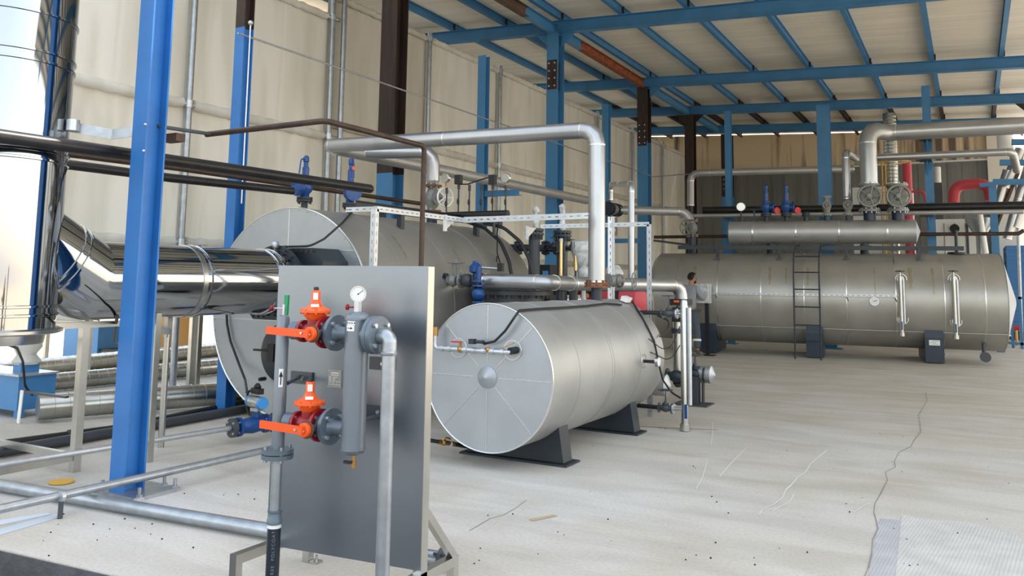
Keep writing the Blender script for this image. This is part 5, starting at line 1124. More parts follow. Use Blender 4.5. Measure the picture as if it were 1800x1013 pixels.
xa = V((0, 0, 1)); za = vd; ya = za.cross(xa)
mm = Matrix((xa, ya, za)).transposed().to_4x4(); mb_ = Matrix.Translation(V((0, 0, zq - .032)) + vd * .0316) @ mm
bpy.context.view_layer.update(); me_ = bpy.data.meshes.new_from_object(fo.evaluated_get(bpy.context.evaluated_depsgraph_get())); bpy.data.objects.remove(fo)
fo = bpy.data.objects.new('lettering', me_); link(fo, ctp); fo.matrix_basis = mb_
def label_patch(c, r, az, w, h, m, parent, name='sticker', lab=None, eps=.0008):
    """a sticker wrapped on an upright pipe of radius r"""
    b = MB(); n = 10
    for k in range(n + 1):
        a = az + (k / n - .5) * w / r
        for zz in (-h / 2, h / 2): b.v.append(V((c[0] + (r + eps) * cos(a), c[1] + (r + eps) * sin(a), c[2] + zz)))
    b.f = [(2 * k, 2 * k + 2, 2 * k + 3, 2 * k + 1) for k in range(n)]; return part(name, b, m, parent, lab)
az = math.atan2(-YC, -XI) + .0
zs = aY(489, 663, YC).z; stk = label_patch((XI, YC, zs), .030, az, .020, .085, 'white', inlet, lab='white arrow sticker')
d_ = V((cos(az), sin(az), 0)); part('arrow', arrow(V((XI, YC, zs)) + d_ * .0325, d_, (0, 0, 1), .07), 'ink', stk, 'black arrow pointing up')
label_patch((XI, YC, zs - .0), .030, az, .0, .0, 'white', inlet) if False else None
# green handled taps behind the pipe
for k, (x, y) in enumerate(((503.5, 537), (497.5, 700))):
    p = aY(x, y, 3.05); t = thing('lever_tap', ('upper' if k == 0 else 'lower') + ' tap with an upright green handle beside the grey inlet pipe', 'valve', p, 'green handled taps')
    part('handle', MB().prism([(p.x - .012, 3.045, p.z - .048), (p.x + .010, 3.045, p.z - .048), (p.x + .013, 3.045, p.z + .05), (p.x - .012, 3.045, p.z + .05)], (0, .012, 0)), 'green', t)
    zc = (Z1, Z2)[k]; part('stem', MB().bx((p.x - .008, 3.05, zc + .02), (p.x + .002, 3.056, p.z - .045)), 'galvbright', t)
    part('body', MB().sphere((p.x + .0, 3.03, zc), .024, 14, 10).cyl((XI + .02, 3.0, zc), (p.x + .05, 3.0, zc), .018, n=12), 'galvbright', t)
c = aY(481, 542, 2.98); t = thing('red_tap', 'tiny red star knob at the top of the grey inlet pipe', 'valve', c)
part('knob', MB().lathe(c, (-1, -.4, 0), [(.010, 0), (.016, .004), (.016, .012), (.008, .016)], 6), 'redb', t); part('body', MB().cyl((XI - .0, YC, zi1 - .01), (XI - .0, YC, c.z + .02), .007, n=10).cyl(c, (XI, YC, c.z), .004, n=6), 'galvbright', t)
# regulators and butterfly valves
def regulator(zc, x0, label):
    t = thing('gas_regulator', label, 'regulator', (-2.70, YC, zc), 'orange gas regulators')
    X = lambda v: v + x0
    part('body', MB().lathe((X(-2.775), YC, zc), (1, 0, 0), [(.030, 0), (.036, .02), (.044, .07), (.036, .12), (.030, .14)], 28), 'redb', t)
    for xx, r_ in ((-2.772, .052), (-2.638, .074)):
        rfl = part('flange', MB().cyl((X(xx) - .008, YC, zc), (X(xx) + .008, YC, zc), r_, n=36), 'redb', t)
        b = MB()
        for i in range(4): a = pi / 4 + pi / 2 * i; p = V((X(xx), YC + r_ * .74 * cos(a), zc + r_ * .74 * sin(a))); b.cyl(p - V((.016, 0, 0)), p + V((.012, 0, 0)), .008, n=6)
        parts('bolt', b, 'alu', rfl)
    part('spool', MB().lathe((X(-2.850), YC, zc), (1, 0, 0), [(.024, 0), (.042, .012), (.042, .05), (.046, .052), (.046, .062), (.036, .064), (.036, .072)], 28), 'grey_d', t)
    xb = X(-2.705); dy = zc - Z1
    part('neck', MB().cyl((xb, YC, zc + .02), (xb, YC, zc + .06), .036, n=20), 'redb', t)
    bnt = part('bonnet', MB().lathe((xb, YC, zc + .052), (0, 0, 1), [(.032, 0), (.052, .022), (.056, .034), (.070, .037), (.070, .047), (.066, .049), (.050, .058), (.030, .070), (.024, .090)], 30), 'orange', t)
    b = MB()
    for i in range(8): a = 2 * pi * i / 8; b.cyl((xb + .064 * cos(a), YC + .064 * sin(a), zc + .082), (xb + .064 * cos(a), YC + .064 * sin(a), zc + .106), .006, n=6)
    parts('bonnet_bolt', b, 'orange', bnt)
    part('spring_tower', MB().lathe((xb, YC, zc + .128), (0, 0, 1), [(.024, 0), (.021, .02), (.021, .060), (.018, .064)], 24), 'orange', t)
    part('cap', MB().lathe((xb, YC, zc + .19), (0, 0, 1), [(.012, 0), (.012, .012), (.009, .018)], 16), 'black', t)
    b = MB()
    for sg in (-1, 1): b.prism([(xb + sg * .02, YC - .003, zc + .10), (xb + sg * .052, YC - .003, zc + .10), (xb + sg * .02, YC - .003, zc + .15)], (0, .006, 0))
    parts('rib', b, 'orange', bnt)
    d = V((.62, -.78, 0)); u = V((.78, .62, 0))
    part('label', MB().box(V((xb, YC, zc + .165)) + d * .0212, (.022, .0015, .032), u, d), 'white', t, 'white maker label')
    part('label', MB().box(V((xb, YC, zc + .122)) + d * .046, (.036, .001, .016), u, d + V((0, 0, .8))), 'white', t, 'slanted white label')
    return t
def butterfly(zc, x0, label):
    t = thing('butterfly_valve', label, 'valve', (-2.60 + x0, YC, zc), 'butterfly valves with orange levers'); X = -2.607 + x0
    part('body', MB().cyl((X - .018, YC, zc), (X + .018, YC, zc), .052, n=32), 'slate', t)
    part('liner', MB().lathe((X - .021, YC, zc), (1, 0, 0), [(.034, 0), (.050, 0), (.050, .042), (.034, .042)], 32), 'black', t)
    part('neck', MB().cyl((X, YC - .045, zc), (X, YC - .125, zc), .016, n=16), 'slate', t)
    hx, hy = X - .0, YC - .13
    part('notch_plate', MB().lathe((hx, hy + .012, zc), (0, -1, 0), [(.040, 0), (.040, .006), (.036, .006)], 40), 'brown', t)
    part('hub', MB().lathe((hx, hy + .004, zc), (0, -1, 0), [(.032, 0), (.032, .016), (.028, .020), (.010, .020)], 32), 'orange_l', t)
    L = .235; b = MB().prism([(hx + .008, hy - .018, zc - .016), (hx + .008, hy - .018, zc + .018), (hx - L, hy - .030, zc + .026), (hx - L, hy - .030, zc - .008)], (0, -.014, 0))
    lv_ = part('lever', b, 'orange_l', t)
    p_ = MB().cyl((hx + .012, hy - .02, zc - .002), (hx + .012, hy - .026, zc - .002), .004, n=10).cyl((hx - .026, hy - .034, zc + .004), (hx - .026, hy - .040, zc + .004), .006, n=6); parts('screw', p_, 'galvbright', lv_)
    return t
regulator(Z1, 0, 'upper orange gas regulator on its red body, in front of the panel'); butterfly(Z1, 0, 'upper butterfly valve with a long orange lever pointing left')
regulator(Z2, -.012, 'lower orange gas regulator on its red body, in front of the panel'); butterfly(Z2, -.012, 'lower butterfly valve with a long orange lever pointing left')
# filter vessel
zv0, zv1 = aY(622, 797, YC).z, aY(626, 548, YC).z
t = thing('filter_vessel', 'upright grey gas filter vessel in front of the panel', 'vessel', (XV, YC, zv0)); RV = .054
part('shell', MB().cyl((XV, YC, zv0 + .02), (XV, YC, zv1 - .035), RV, n=48), 'grey', t)
part('top_head', MB().lathe((XV, YC, zv1 - .038), (0, 0, 1), [(RV + .004, 0), (RV + .004, .008), (RV, .010), (RV * .92, .024), (RV * .6, .034), (.01, .038)], 40), 'grey', t)
part('bottom_head', MB().lathe((XV, YC, zv0 + .022), (0, 0, -1), [(RV + .004, 0), (RV + .004, .006), (RV, .008), (RV * .9, .020), (RV * .5, .028), (.01, .030)], 40), 'grey', t)
for zc, xo in ((Z1, 0), (Z2, -.012)):
    part('inlet_neck', MB().lathe((-2.57 + xo, YC, zc), (1, 0, 0), [(.045, 0), (.030, .022), (.028, .08)], 28), 'grey_d', t)
    vfl = part('inlet_flange', MB().cyl((-2.582 + xo, YC, zc), (-2.564 + xo, YC, zc), .082, n=44), 'grey_d', t)
    b = MB()
    for i in range(4): a = pi / 4 + pi / 2 * i; p = V((-2.562 + xo, YC + .060 * cos(a), zc + .060 * sin(a))); b.cyl(p - V((.03, 0, 0)), p + V((.012, 0, 0)), .0095, n=6)
    parts('bolt', b, 'galvbright', vfl)
part('outlet_neck', MB().cyl((XV + .04, YC, Z1), (-2.36, YC, Z1), .036, n=24), 'grey_d', t)
for xx in (-2.352, -2.330): ofl = part('outlet_flange', MB().cyl((xx - .010, YC, Z1), (xx + .010, YC, Z1), .084, n=48), 'grey_d', t)
b = MB()
for i in range(4): a = pi / 4 + pi / 2 * i; p = V((-2.318, YC + .062 * cos(a), Z1 + .062 * sin(a))); b.cyl(p - V((.035, 0, 0)), p + V((.012, 0, 0)), .0105, n=6)
parts('bolt', b, 'galvbright', ofl)
az = math.atan2(-YC, -XV) - .55
label_patch((XV, YC, aY(622, 567, YC).z), RV, az, .040, .018, 'white', t, lab='white printed strip')
b = MB(); zz = aY(622, 567, YC).z
for k in range(4): a = az + (-.28 + .2 * k); b.box((XV + (RV + .0014) * cos(a), YC + (RV + .0014) * sin(a), zz), (.0008, .005, .006), (cos(a), sin(a), 0))
part('print', b, 'ink', t)
zz = aY(622, 576, YC).z; label_patch((XV, YC, zz), RV, az - .05, .040, .026, 'white', t, lab='white arrow sticker')
b = MB()
for k in range(6):
    a0, a1 = az - .05 - .27 + k * .055, az - .05 - .27 + (k + 1) * .055; ring = [(XV + (RV + .0015) * cos(a), YC + (RV + .0015) * sin(a)) for a in (a0, a1)]
    b.add([(*ring[0], zz - .0016), (*ring[1], zz - .0016), (*ring[1], zz + .0016), (*ring[0], zz + .0016)], [(0, 1, 2, 3)])
a0, a1 = az - .05 + .04, az - .05 + .24; q0 = (XV + (RV + .0017) * cos(a0), YC + (RV + .0017) * sin(a0)); q1 = (XV + (RV + .0017) * cos(a1), YC + (RV + .0017) * sin(a1))
b.add([(*q0, zz - .006), (*q0, zz + .006), (*q1, zz)], [(0, 1, 2)]); part('arrow', b, 'ink', t, 'black arrow pointing right')
b = MB().cyl((XV + .015, YC - .01, zv0 - .035), (XV + .015, YC - .01, zv0 + .0), .009, n=12).cyl((XV + .015, YC - .01, zv0 - .06), (XV + .015, YC - .01, zv0 - .035), .012, n=12); part('drain_tap', b, 'brass', t)
part('tap_knob', MB().box((XV - .005, YC - .03, zv0 - .035), (.036, .012, .012)).cyl((XV + .015, YC - .01, zv0 - .035), (XV - .0, YC - .03, zv0 - .035), .006, n=8), 'black', t)
gz = aY(626.7, 517, YC).z
gauge('pressure_gauge', 'round steel pressure gauge on top of the grey filter vessel', (XV, YC, gz), (XV * -.9, -YC, .0), .037, (XV, YC, zv1 - .004), stem='galvbright')
single('gauge_cock', MB().bx((XV - .012, YC - .012, zv1 + .0), (XV + .012, YC + .012, zv1 + .045)), 'galvbright', 'small bright valve block under the panel pressure gauge', 'valve')
c = V((XV - .035, YC - .02, zv1 + .02)); single('red_tap', MB().lathe(c, (-1, -.4, 0), [(.009, 0), (.015, .004), (.015, .011), (.006, .016)], 6).cyl(c, (XV - .01, YC, zv1 + .02), .004, n=8), 'redb', 'small red star knob under the panel pressure gauge', 'valve')
# outlet pipe
xo1 = aY(684, 700, YC).x; xo = -2.268
t = thing('outlet_pipe', 'galvanised outlet pipe turning down in front of the panel', 'pipe', (xo, YC, 0))
part('elbow', MB().tube([(-2.318, YC, Z1 - .005), (xo, YC, Z1 - .005), (xo, YC, Z1 - .075)], .034, 28, .048, 8), 'galv', t)
part('elbow_rim', MB().lathe((xo, YC, Z1 - .085), (0, 0, 1), [(.036, 0), (.038, .004), (.038, .014), (.034, .018)], 28), 'galv', t)
part('nipple', MB().cyl((-2.328, YC, Z1 - .005), (-2.300, YC, Z1 - .005), .029, n=24), 'white', t, 'white taped thread')
part('pipe', MB().cyl((xo, YC, .02), (xo, YC, Z1 - .08), .0305, n=32), 'galv', t)

# ------------------------------------------------------------------ pipes along the slab, left
def ground(x, y, z): return aZ(x, y, z)
A0, A1 = aZ(-40, 846, .05), aZ(468, 932, .05)
A2 = A1 + (A1 - A0).normalized() * 1.18
run('slab_pipe', 'thick galvanised pipe lying across the front of the slab, passing behind the panel', 'pipe', [A0, A2], .040, 'galv', n=20)
b = MB(); p = aZ(243, 888, .05); dd = (A1 - A0).normalized(); flange(b, A2 - dd * .03, dd, .062, .02, 4, .008, .07); single('pipe_flange', b, 'slate', 'grey flange on the slab pipe end behind the panel foot', 'flange')
single('pipe_clamp', MB().lathe(p - dd * .012, dd, [(.040, 0), (.047, 0), (.047, .024), (.040, .024)], 24), 'galvbright', 'bright ring clamp on the thick slab pipe', 'clamp')
B0_, B1_ = aZ(-40, 904, .13), aZ(470, 791, .13); dB = (B1_ - B0_).normalized()
run('slab_pipe', 'slim galvanised pipe crossing over the thick one toward the panel', 'pipe', [B0_, B1_ + dB * .5], .027, 'galv', n=18)
p = aZ(119, 871, .13); t = thing('pipe_prop', 'short dark tube prop with a clamp under the slim crossing pipe', 'support', (p.x, p.y, 0)); part('prop', MB().cyl((p.x, p.y - .04, 0), (p.x, p.y - .04, .105), .015, n=12), 'slate', t)
part('clamp', MB().lathe(p - dB * .05, dB, [(.027, 0), (.032, 0), (.032, .022), (.027, .022)], 20), 'galvbright', t)
run('slab_pipe', 'slim bright pipe running to the blue actuated valve', 'pipe', [aZ(-40, 824, .15), aZ(405, 753, .15)], .024, 'galvbright', n=16)
vp = aZ(405, 753, .15); vdir = (aZ(405, 753, .15) - aZ(0, 812, .15)).normalized()
run('slab_pipe', 'grey painted pipe lying behind the slim bright one, left', 'pipe', [aZ(-40, 802, .05), aZ(470, 712, .05)], .045, 'slate', n=16)
run('slab_pipe', 'black plastic coated pipe lying behind the grey one, left', 'pipe', [aZ(-40, 787, .05), aZ(215, 752, .05), aZ(430, 707, .05)], .035, 'black', n=16)
p = aZ(118, 766, .05); single('pipe_clamp', MB().lathe(p, (aZ(215, 752, .05) - p), [(.035, 0), (.05, .01), (.05, .05), (.035, .06)], 16), 'black', 'bulging coupling on the black coated pipe', 'clamp')
# actuated valve
c = vp + vdir * .26; t = thing('actuated_valve', 'blue flanged ball valve with a pneumatic actuator on top, left of the panel', 'valve', c)
zc = V((0, 0, 1))
for k, (d, m_, r_) in enumerate(((.02, 'slate', .085), (.08, 'vblue', .085), (.36, 'vblue', .085), (.46, 'slate', .085))):
    q = vp + vdir * d; b = MB(); flange(b, q, vdir, r_, .03); afl = part('flange', b, m_, t); b = MB().bolts(q, vdir, r_ * .74, 4, .010, .05); parts('bolt', b, 'galvbright', afl)
part('body', MB().lathe(vp + vdir * .08, vdir, [(.05, 0), (.065, .06), (.075, .14), (.065, .22), (.05, .28)], 24), 'vblue', t)
part('stem', MB().cyl(c, c + zc * .12, .035, n=16), 'vblue', t)
side = V((-vdir.y, vdir.x, 0)); act = V((.95, -.3, 0)).normalized(); ca = c + zc * .20
part('mount', MB().box(c + zc * .135, (.09, .07, .03)), 'alu', t)
part('actuator', MB().lathe(ca - act * .10, act, [(.052, 0), (.055, .01), (.055, .19), (.052, .20)], 28), 'alu', t)
part('end_cap', MB().lathe(ca - act * .10, -act, [(.056, 0), (.056, .02), (.048, .05), (.02, .065)], 28), 'lblue', t); part('end_cap', MB().lathe(ca + act * .10, act, [(.056, 0), (.056, .015), (.05, .03)], 28), 'lblue', t)
part('label', MB().box(ca + V((.01, -.056, .0)), (.07, .003, .04), act), 'white', t)
part('limit_switch', MB().box(ca + zc * .10, (.14, .06, .05), act).lathe(ca + zc * .12, (0, 0, 1), [(.03, 0), (.035, .02), (.015, .05)], 16), 'black', t)
single('air_hose', MB().tube([ca + zc * .08 - act * .05, ca + zc * .10 - act * .16, ca - act * .22, ca - zc * .14 - act * .16, ca - zc * .13 - act * .02], .010, 8, .09, 5), 'black', 'black air hose looping round the pneumatic actuator', 'hose')
single('cable', MB().tube([c + vdir * .16 - zc * .08, c + vdir * .3 - zc * .135, c + vdir * .9 - zc * .138], .008, 6, .06, 4), 'black', 'thin black cable trailing from the actuated valve over the slab', 'cable')
q = vp + vdir * .54; t = thing('hand_valve', 'grey wafer valve with a rusty handle right of the actuated valve', 'valve', q)
part('body', MB().cyl(q - vdir * .04, q + vdir * .02, .08, n=24), 'slate', t); part('handle', MB().tube([q, q + zc * .14, q + zc * .22 + vdir * .0], .012, 8, .02, 2), 'brass', t)
q = vp + vdir * .72; t = thing('cast_strainer', 'pale cast strainer between the actuated valve and the panel', 'valve', q); part('body', MB().cyl(q - vdir * .14, q + vdir * .08, .05, n=18).box(q + zc * .14, (.11, .10, .16)), 'alu', t); part('lid', MB().cyl(q + zc * .22, q + zc * .245, .08, n=20), 'castgrey', t)
p = aZ(108, 849); single('yellow_scrap', MB().lathe((p.x, p.y, 0), (0, 0, 1), [(.05, 0), (.085, .004), (.085, .012), (.04, .016)], 24), 'yellow', 'flat yellow plastic lid lying on the slab left of the blue column', 'lid')

# ------------------------------------------------------------------ ducts, box and things beyond the left wall
def spiral(p, q, r, label):
    p, q = V(p), V(q); t = thing('spiral_duct', label, 'duct', p, 'spiral ducts on the ground'); part('duct', MB().cyl(p, q, r, n=32), 'spiral', t)
    b = MB(); L = (q - p).length; w = (q - p).normalized(); n = int(L / .13)
    for k in range(1, n): c_ = p + w * (L * k / n); b.lathe(c_ - w * .004, w, [(r, 0), (r + .004, .002), (r + .004, .006), (r, .008)], 32)
    part('lock_seam', b, 'spiral', t)
spiral(aZ(66, 717, .15), aZ(420, 690, .15), .125, 'front spiral duct lying on the slab, joined to the blue fan box')
spiral(aZ(-20, 682, .12), aZ(400, 643, .12), .11, 'middle spiral duct lying behind the blue fan box')
spiral(aZ(-20, 655, .12), aZ(400, 613, .12), .13, 'rear spiral duct lying farthest behind the blue fan box')
nb = aZ(28, 737); t = thing('fan_box', 'blue sheet metal fan box on feet behind the flue base', 'box', nb)
zb1 = aX(31, 663, nb.x).z
part('body', MB().bx((nb.x - 1.2, nb.y, .08), (nb.x, nb.y + .40, zb1)), 'bluebox', t, smooth=False); part('lid_rim', MB().bx((nb.x - 1.22, nb.y - .02, zb1), (nb.x + .02, nb.y + .42, zb1 + .02)), 'galvbright', t)
for x, y in ((nb.x - .05, nb.y + .03), (nb.x - 1.15, nb.y + .03), (nb.x - .05, nb.y + .34)): part('foot', MB().bx((x - .05, y, 0), (x + .05, y + .05, .08)), 'bluebox', t)
sc = aY(46, 650, nb.y + .20); part('spigot', MB().bx((sc.x - .07, nb.y + .10, zb1), (sc.x + .07, nb.y + .30, zb1 + .12)), 'bluebox', t)
b = MB().lathe((sc.x - .01, nb.y + .20, zb1 + .10), (0, 0, 1), [(.10, 0), (.13, .03), (.10, .10), (.13, .18), (.14, .24)], 20)
for i, v in enumerate(b.v): b.v[i] = v + V((.015 * sin(v.z * 40 + v.x * 20), .015 * sin(v.z * 33 + v.x * 31), 0))
single('cloth_sleeve', b, 'tarp', 'crumpled white cloth sleeve tied over the blue fan box spigot', 'sleeve')
p = aZ(66, 717, .15); t = thing('duct_flap', 'bent sheet flap and shutter blade at the blue fan box outlet', 'flap', (p.x, p.y, 0))
part('blade', MB().prism([p + V((-.12, -.13, -.14)), p + V((-.10, -.13, .18)), p + V((-.05, -.13, .18)), p + V((-.08, -.13, -.15))], (0, .01, 0)), 'white', t); part('rail', MB().bx(p + V((-.14, -.12, .155)), p + V((.62, -.08, .175))), 'slate', t)
single('cable', MB().tube([aX(8, 604, -6.4), aX(30, 612, -6.9), aX(40, 635, -8.2), aX(44, 680, -8.55), aX(58, 696, -8.5)], .012, 8, .2, 4), 'black', 'black cable hanging from the flue base to the blue fan box', 'cable')
for x, y, ztop, l in ((143, 655, 1.3, 'left of a pair of slim posts beneath the tarpaulin hem'), (153, 655, 1.3, 'right of a pair of slim posts beneath the tarpaulin hem'), (78, 652, 1.0, 'slim post seen left of the stainless frame leg'), (332, 690, 1.9, 'left of twin posts right of the orange tank'), (344, 690, 1.9, 'right of twin posts right of the orange tank')):
    p = aZ(x, y); single('slim_post', MB().bx((p.x - .03, p.y - .03, 0), (p.x + .03, p.y + .03, ztop)), 'stainless', l, 'post')
p = aZ(300, 620); t = thing('ochre_tank', 'ochre yellow upright tank outdoors beyond the left wall', 'tank', (p.x, p.y, 0)); part('shell', MB().cyl((p.x, p.y, -.12), (p.x, p.y, 1.9), .42, n=36), 'ochre', t)
p = aZ(150, 633); t = thing('blue_crate', 'light blue metal box standing outdoors beyond the tarpaulin hem', 'box', (p.x, p.y, 0)); part('body', MB().bx((p.x - .5, p.y - .1, -.12), (p.x + .45, p.y + .6, .62)), 'bluebox', t); part('handle', MB().tube([(p.x + .1, p.y, .62), (p.x + .1, p.y, .70), (p.x + .3, p.y, .70), (p.x + .3, p.y, .62)], .012, 6), 'black', t)
p = aZ(185, 637); t = thing('small_motor', 'low pale machine with black top beside the blue metal box outdoors', 'machine', (p.x, p.y, 0)); part('body', MB().bx((p.x - .15, p.y, -.12), (p.x + .7, p.y + .3, .18)), 'castgrey', t); part('top', MB().bx((p.x - .18, p.y - .02, .18), (p.x + .6, p.y + .3, .22)), 'black', t)
single('cable', MB().tube([aZ(206, 555, 1.2), aZ(200, 600, .8), (p.x + .3, p.y + .1, .22)], .012, 6, .3, 4), 'black', 'black cable hanging to the low machine outdoors', 'cable')
struct('wall_yard', MB().bx((-46, -20, -.12), (-45.6, 60, 1.6)).bx((-90, 55, -.12), (-10, 55.4, 4)), 'wallgrey', False)

# ------------------------------------------------------------------ rear equipment and right edge
def vcyl(x, y0, y1, Y, r, m, name, label, cat, rings=0, down=False):
    p, q = aY(x, y0, Y), aY(x, y1, Y); z0 = 0 if down else q.z; t = thing(name, label, cat, (p.x, Y, z0)); part('tube', MB().cyl((p.x, Y, z0), (p.x, Y, p.z), r, n=28), m, t)
    if rings:
        b = MB(); n = int((p.z - z0) / rings)
        for k in range(1, n): b.torus((p.x, Y, z0 + (p.z - z0) * k / n), (0, 0, 1), r, .012, 28, 6)
        part('ridge', b, m, t)
    return t
vcyl(1563, 200, 325, 25, .17, 'spiral', 'chimney_pipe', 'ridged metal chimney rising behind the thick insulated pipe', 'chimney', .10, True)
vcyl(1594, 288, 340, 24, .11, 'pinkred', 'red_pipe', 'upright red pipe beside the yellow safety cage', 'pipe', 0, True)
t = run('red_pipe', 'thin red pipe bending behind the blue pipe post', 'pipe', [aY(1600, 337, 24), aY(1624, 337, 24), aY(1628, 356, 24)], .035, 'pinkred', .1, 4, n=14)
run('red_pipe', 'thick red pipe arching over the black pipe at the far right', 'pipe', [aY(1676, 356, 23.5), aY(1678, 327, 23.5), aY(1720, 322, 23.5), aY(1738, 328, 23.5), aY(1742, 352, 23.5)], .13, 'pinkred', .35, 5, n=22)
t = thing('safety_cage', 'yellow ladder cage between the two large gate valves', 'cage', aY(1572, 330, 24.5)); 
for y in (286, 340): c = aY(1572, y, 24.5); part('hoop', MB().torus(c, (0, 0, 1), .40, .015, 28, 6), 'yellow', t)
for x in (1550, 1556, 1587, 1596): p, q = aY(x, 286, 24.4), aY(x, 440, 24.4); part('bar', MB().cyl((p.x, 24.4, 0), (p.x, 24.4, p.z), .018, n=8), 'yellow', t)
def cabinet(x0, x1, y0, Y, dp, m, name, label, cat='cabinet'):
    p, q = aY(x0, y0, Y), aY(x1, y0, Y); t = thing(name, label, cat, ((p.x + q.x) / 2, Y, 0)); part('body', MB().bx((p.x, Y, 0), (q.x, Y + dp, p.z)), m, t, smooth=False)
    b = MB()
    for k in range(1, 4): xx = p.x + (q.x - p.x) * k / 4; b.bx((xx - .01, Y - .01, .1), (xx + .01, Y, p.z - .1))
    parts('panel_joint', b, 'castgrey', t); return t
cabinet(1498, 1600, 330, 26, 1.5, 'white', 'equipment_housing', 'pale grey equipment housing behind the large gate valves')
t = cabinet(1640, 1716, 386, 23.6, 1.0, 'white', 'machine_housing', 'cream machine housing with a round port, right of the drum cone'); p = aY(1678, 402, 23.55); part('port', MB().cyl(p, p + V((0, -.06, 0)), .11, n=20), 'black', t, 'black round port')
t = thing('cyclone', 'bare metal hopper funnel beside the cream machine housing', 'hopper', aY(1722, 400, 22.8)); p = aY(1722, 384, 22.8); part('funnel', MB().lathe(p, (0, 0, -1), [(.32, 0), (.32, .06), (.10, .45), (.10, .9)], 28), 'alu', t); part('stand', MB().bx(p + V((-.3, .1, -p.z)), p + V((-.25, .15, 0))), 'slate', t)
run('drop_pipe', 'pale slanted pipe in front of the hopper, right', 'pipe', [aY(1722, 374, 21.4), aY(1733, 446, 21.4)], .06, 'white', n=14)
t = vcyl(1645, 294, 322, 25.5, .12, 'clad', 'duct_stub', 'short insulated duct stub right of the blue pipe post', 'duct')
p = aY(1645, 322, 25.5); part('dark_body', MB().bx((p.x - .16, 25.4, 0), (p.x + .16, 25.7, p.z)), 'slate', t)
t = thing('rail_mast', 'black railing post with flat foot behind the rear tank top', 'post', aY(1682, 440, 19.0)); p = aY(1682, 446, 18.9); part('post', MB().cyl((p.x, 18.9, Z3 + R3 - .02), (p.x, 18.9, aY(1682, 405, 18.9).z), .03, n=10), 'dark', t); part('foot', MB().cyl((p.x, 18.9, Z3 + R3 - .01), (p.x, 18.9, Z3 + R3 + .03), .17, n=24), 'dark', t)
# right edge: pipe rack, blue frames, ribbed container, yard
t = thing('blue_rack', 'tall blue rack post with cross arms at the far right', 'frame', (aY(1750, 440, 22.3).x, 22.3, 0)); px_ = aY(1750, 440, 22.3).x
part('post', MB().hbeam((px_, 22.3, 0), (px_, 22.3, aY(1750, 320, 22.3).z), .16, .16, (0, 1, 0)), 'bluefar', t)
for x0, x1, y in ((1745, 1830, 320), (1757, 1830, 286), (1778, 1830, 250)): p, q = aY(x0, y, 22.3), aY(x1, y, 22.3); part('arm', MB().bar(p, q, .12, .13), 'bluefar', t)
part('arm', MB().bx((aY(1722, 325, 22.3).x, 22.2, aY(1735, 329, 22.3).z), (px_, 22.4, aY(1735, 322, 22.3).z)), 'bluefar', t)
for k, (x0, y0, x1, y1, r) in enumerate(((1772, 300, 1752, 365, .11), (1795, 262, 1766, 330, .12), (1812, 280, 1770, 420, .10), (1790, 300, 1750, 400, .05), (1830, 270, 1785, 400, .10))):
    run('rack_pipe', ['leftmost bright pipe slanting down the blue rack', 'upper bright pipe slanting over the middle rack arm', 'bright pipe crossing low behind the blue rack', 'slimmest brown tinted pipe slanting down the blue rack', 'rightmost bright pipe slanting down the blue rack'][k], 'pipe', [aY(x0, y0, 22.7), aY(x1, y1, 22.7)], r, 'pipe_clad' if k != 3 else 'brownpipe', n=20, bands=[], every=.8, group='slanting rack pipes')
vcyl(1766, 236, 262, 22.8, .17, 'white', 'white_duct', 'short white duct hanging under the thick insulated pipe end', 'duct')
Yc = 27.5; p, q = aY(1768, 432, Yc), aY(1860, 432, Yc); t = thing('ribbed_container', 'blue ribbed metal container outdoors at the right edge', 'container', ((p.x + q.x) / 2, Yc, 0)); part('body', MB().bx((p.x, Yc, .25), (q.x, Yc + 2.4, p.z)), 'shutter', t, smooth=False); part('skid', MB().bx((p.x + .1, Yc + .1, 0), (q.x - .1, Yc + 2.2, .25)), 'slate', t)
t = thing('blue_stand', 'low blue tube stand right of the rear tank end', 'frame', aZ(1790, 612)); p = aZ(1775, 612); q = aZ(1797, 614)
for x, y in ((1781, 612), (1797, 614), (1812, 612)): s_ = aZ(x, y); part('leg', MB().bx((s_.x - .03, s_.y - .03, 0), (s_.x + .03, s_.y + .03, aY(x, 522, s_.y).z)), 'bluefar', t)
part('rail', MB().bar(aY(1772, 524, q.y), aY(1812, 524, q.y), .06, .06), 'bluefar', t); part('rail', MB().bar(aY(1772, 603, q.y), aY(1812, 606, q.y), .06, .06), 'bluefar', t)
t = thing('red_hydrant', 'short red pipe fitting by the blue tube stand', 'pipe', aY(1784, 577, 25)); part('pipe', MB().cyl(aY(1778, 577, 25), aY(1794, 577, 25), .06, n=12), 'red', t); part('post', MB().cyl(aY(1786, 577, 25), (aY(1786, 577, 25).x, 25, 0), .03, n=8), 'brass', t)
single('mast', MB().cyl((aY(1787, 440, 24.5).x, 24.5, 0), (aY(1787, 325, 24.5).x, 24.5, aY(1787, 325, 24.5).z), .04, n=10), 'galv', 'slim grey mast in front of the blue ribbed container', 'pole')
struct('wall_neighbour', MB().bx((-4, 52, -.12), (30, 53, 9)), 'wallgrey', False)
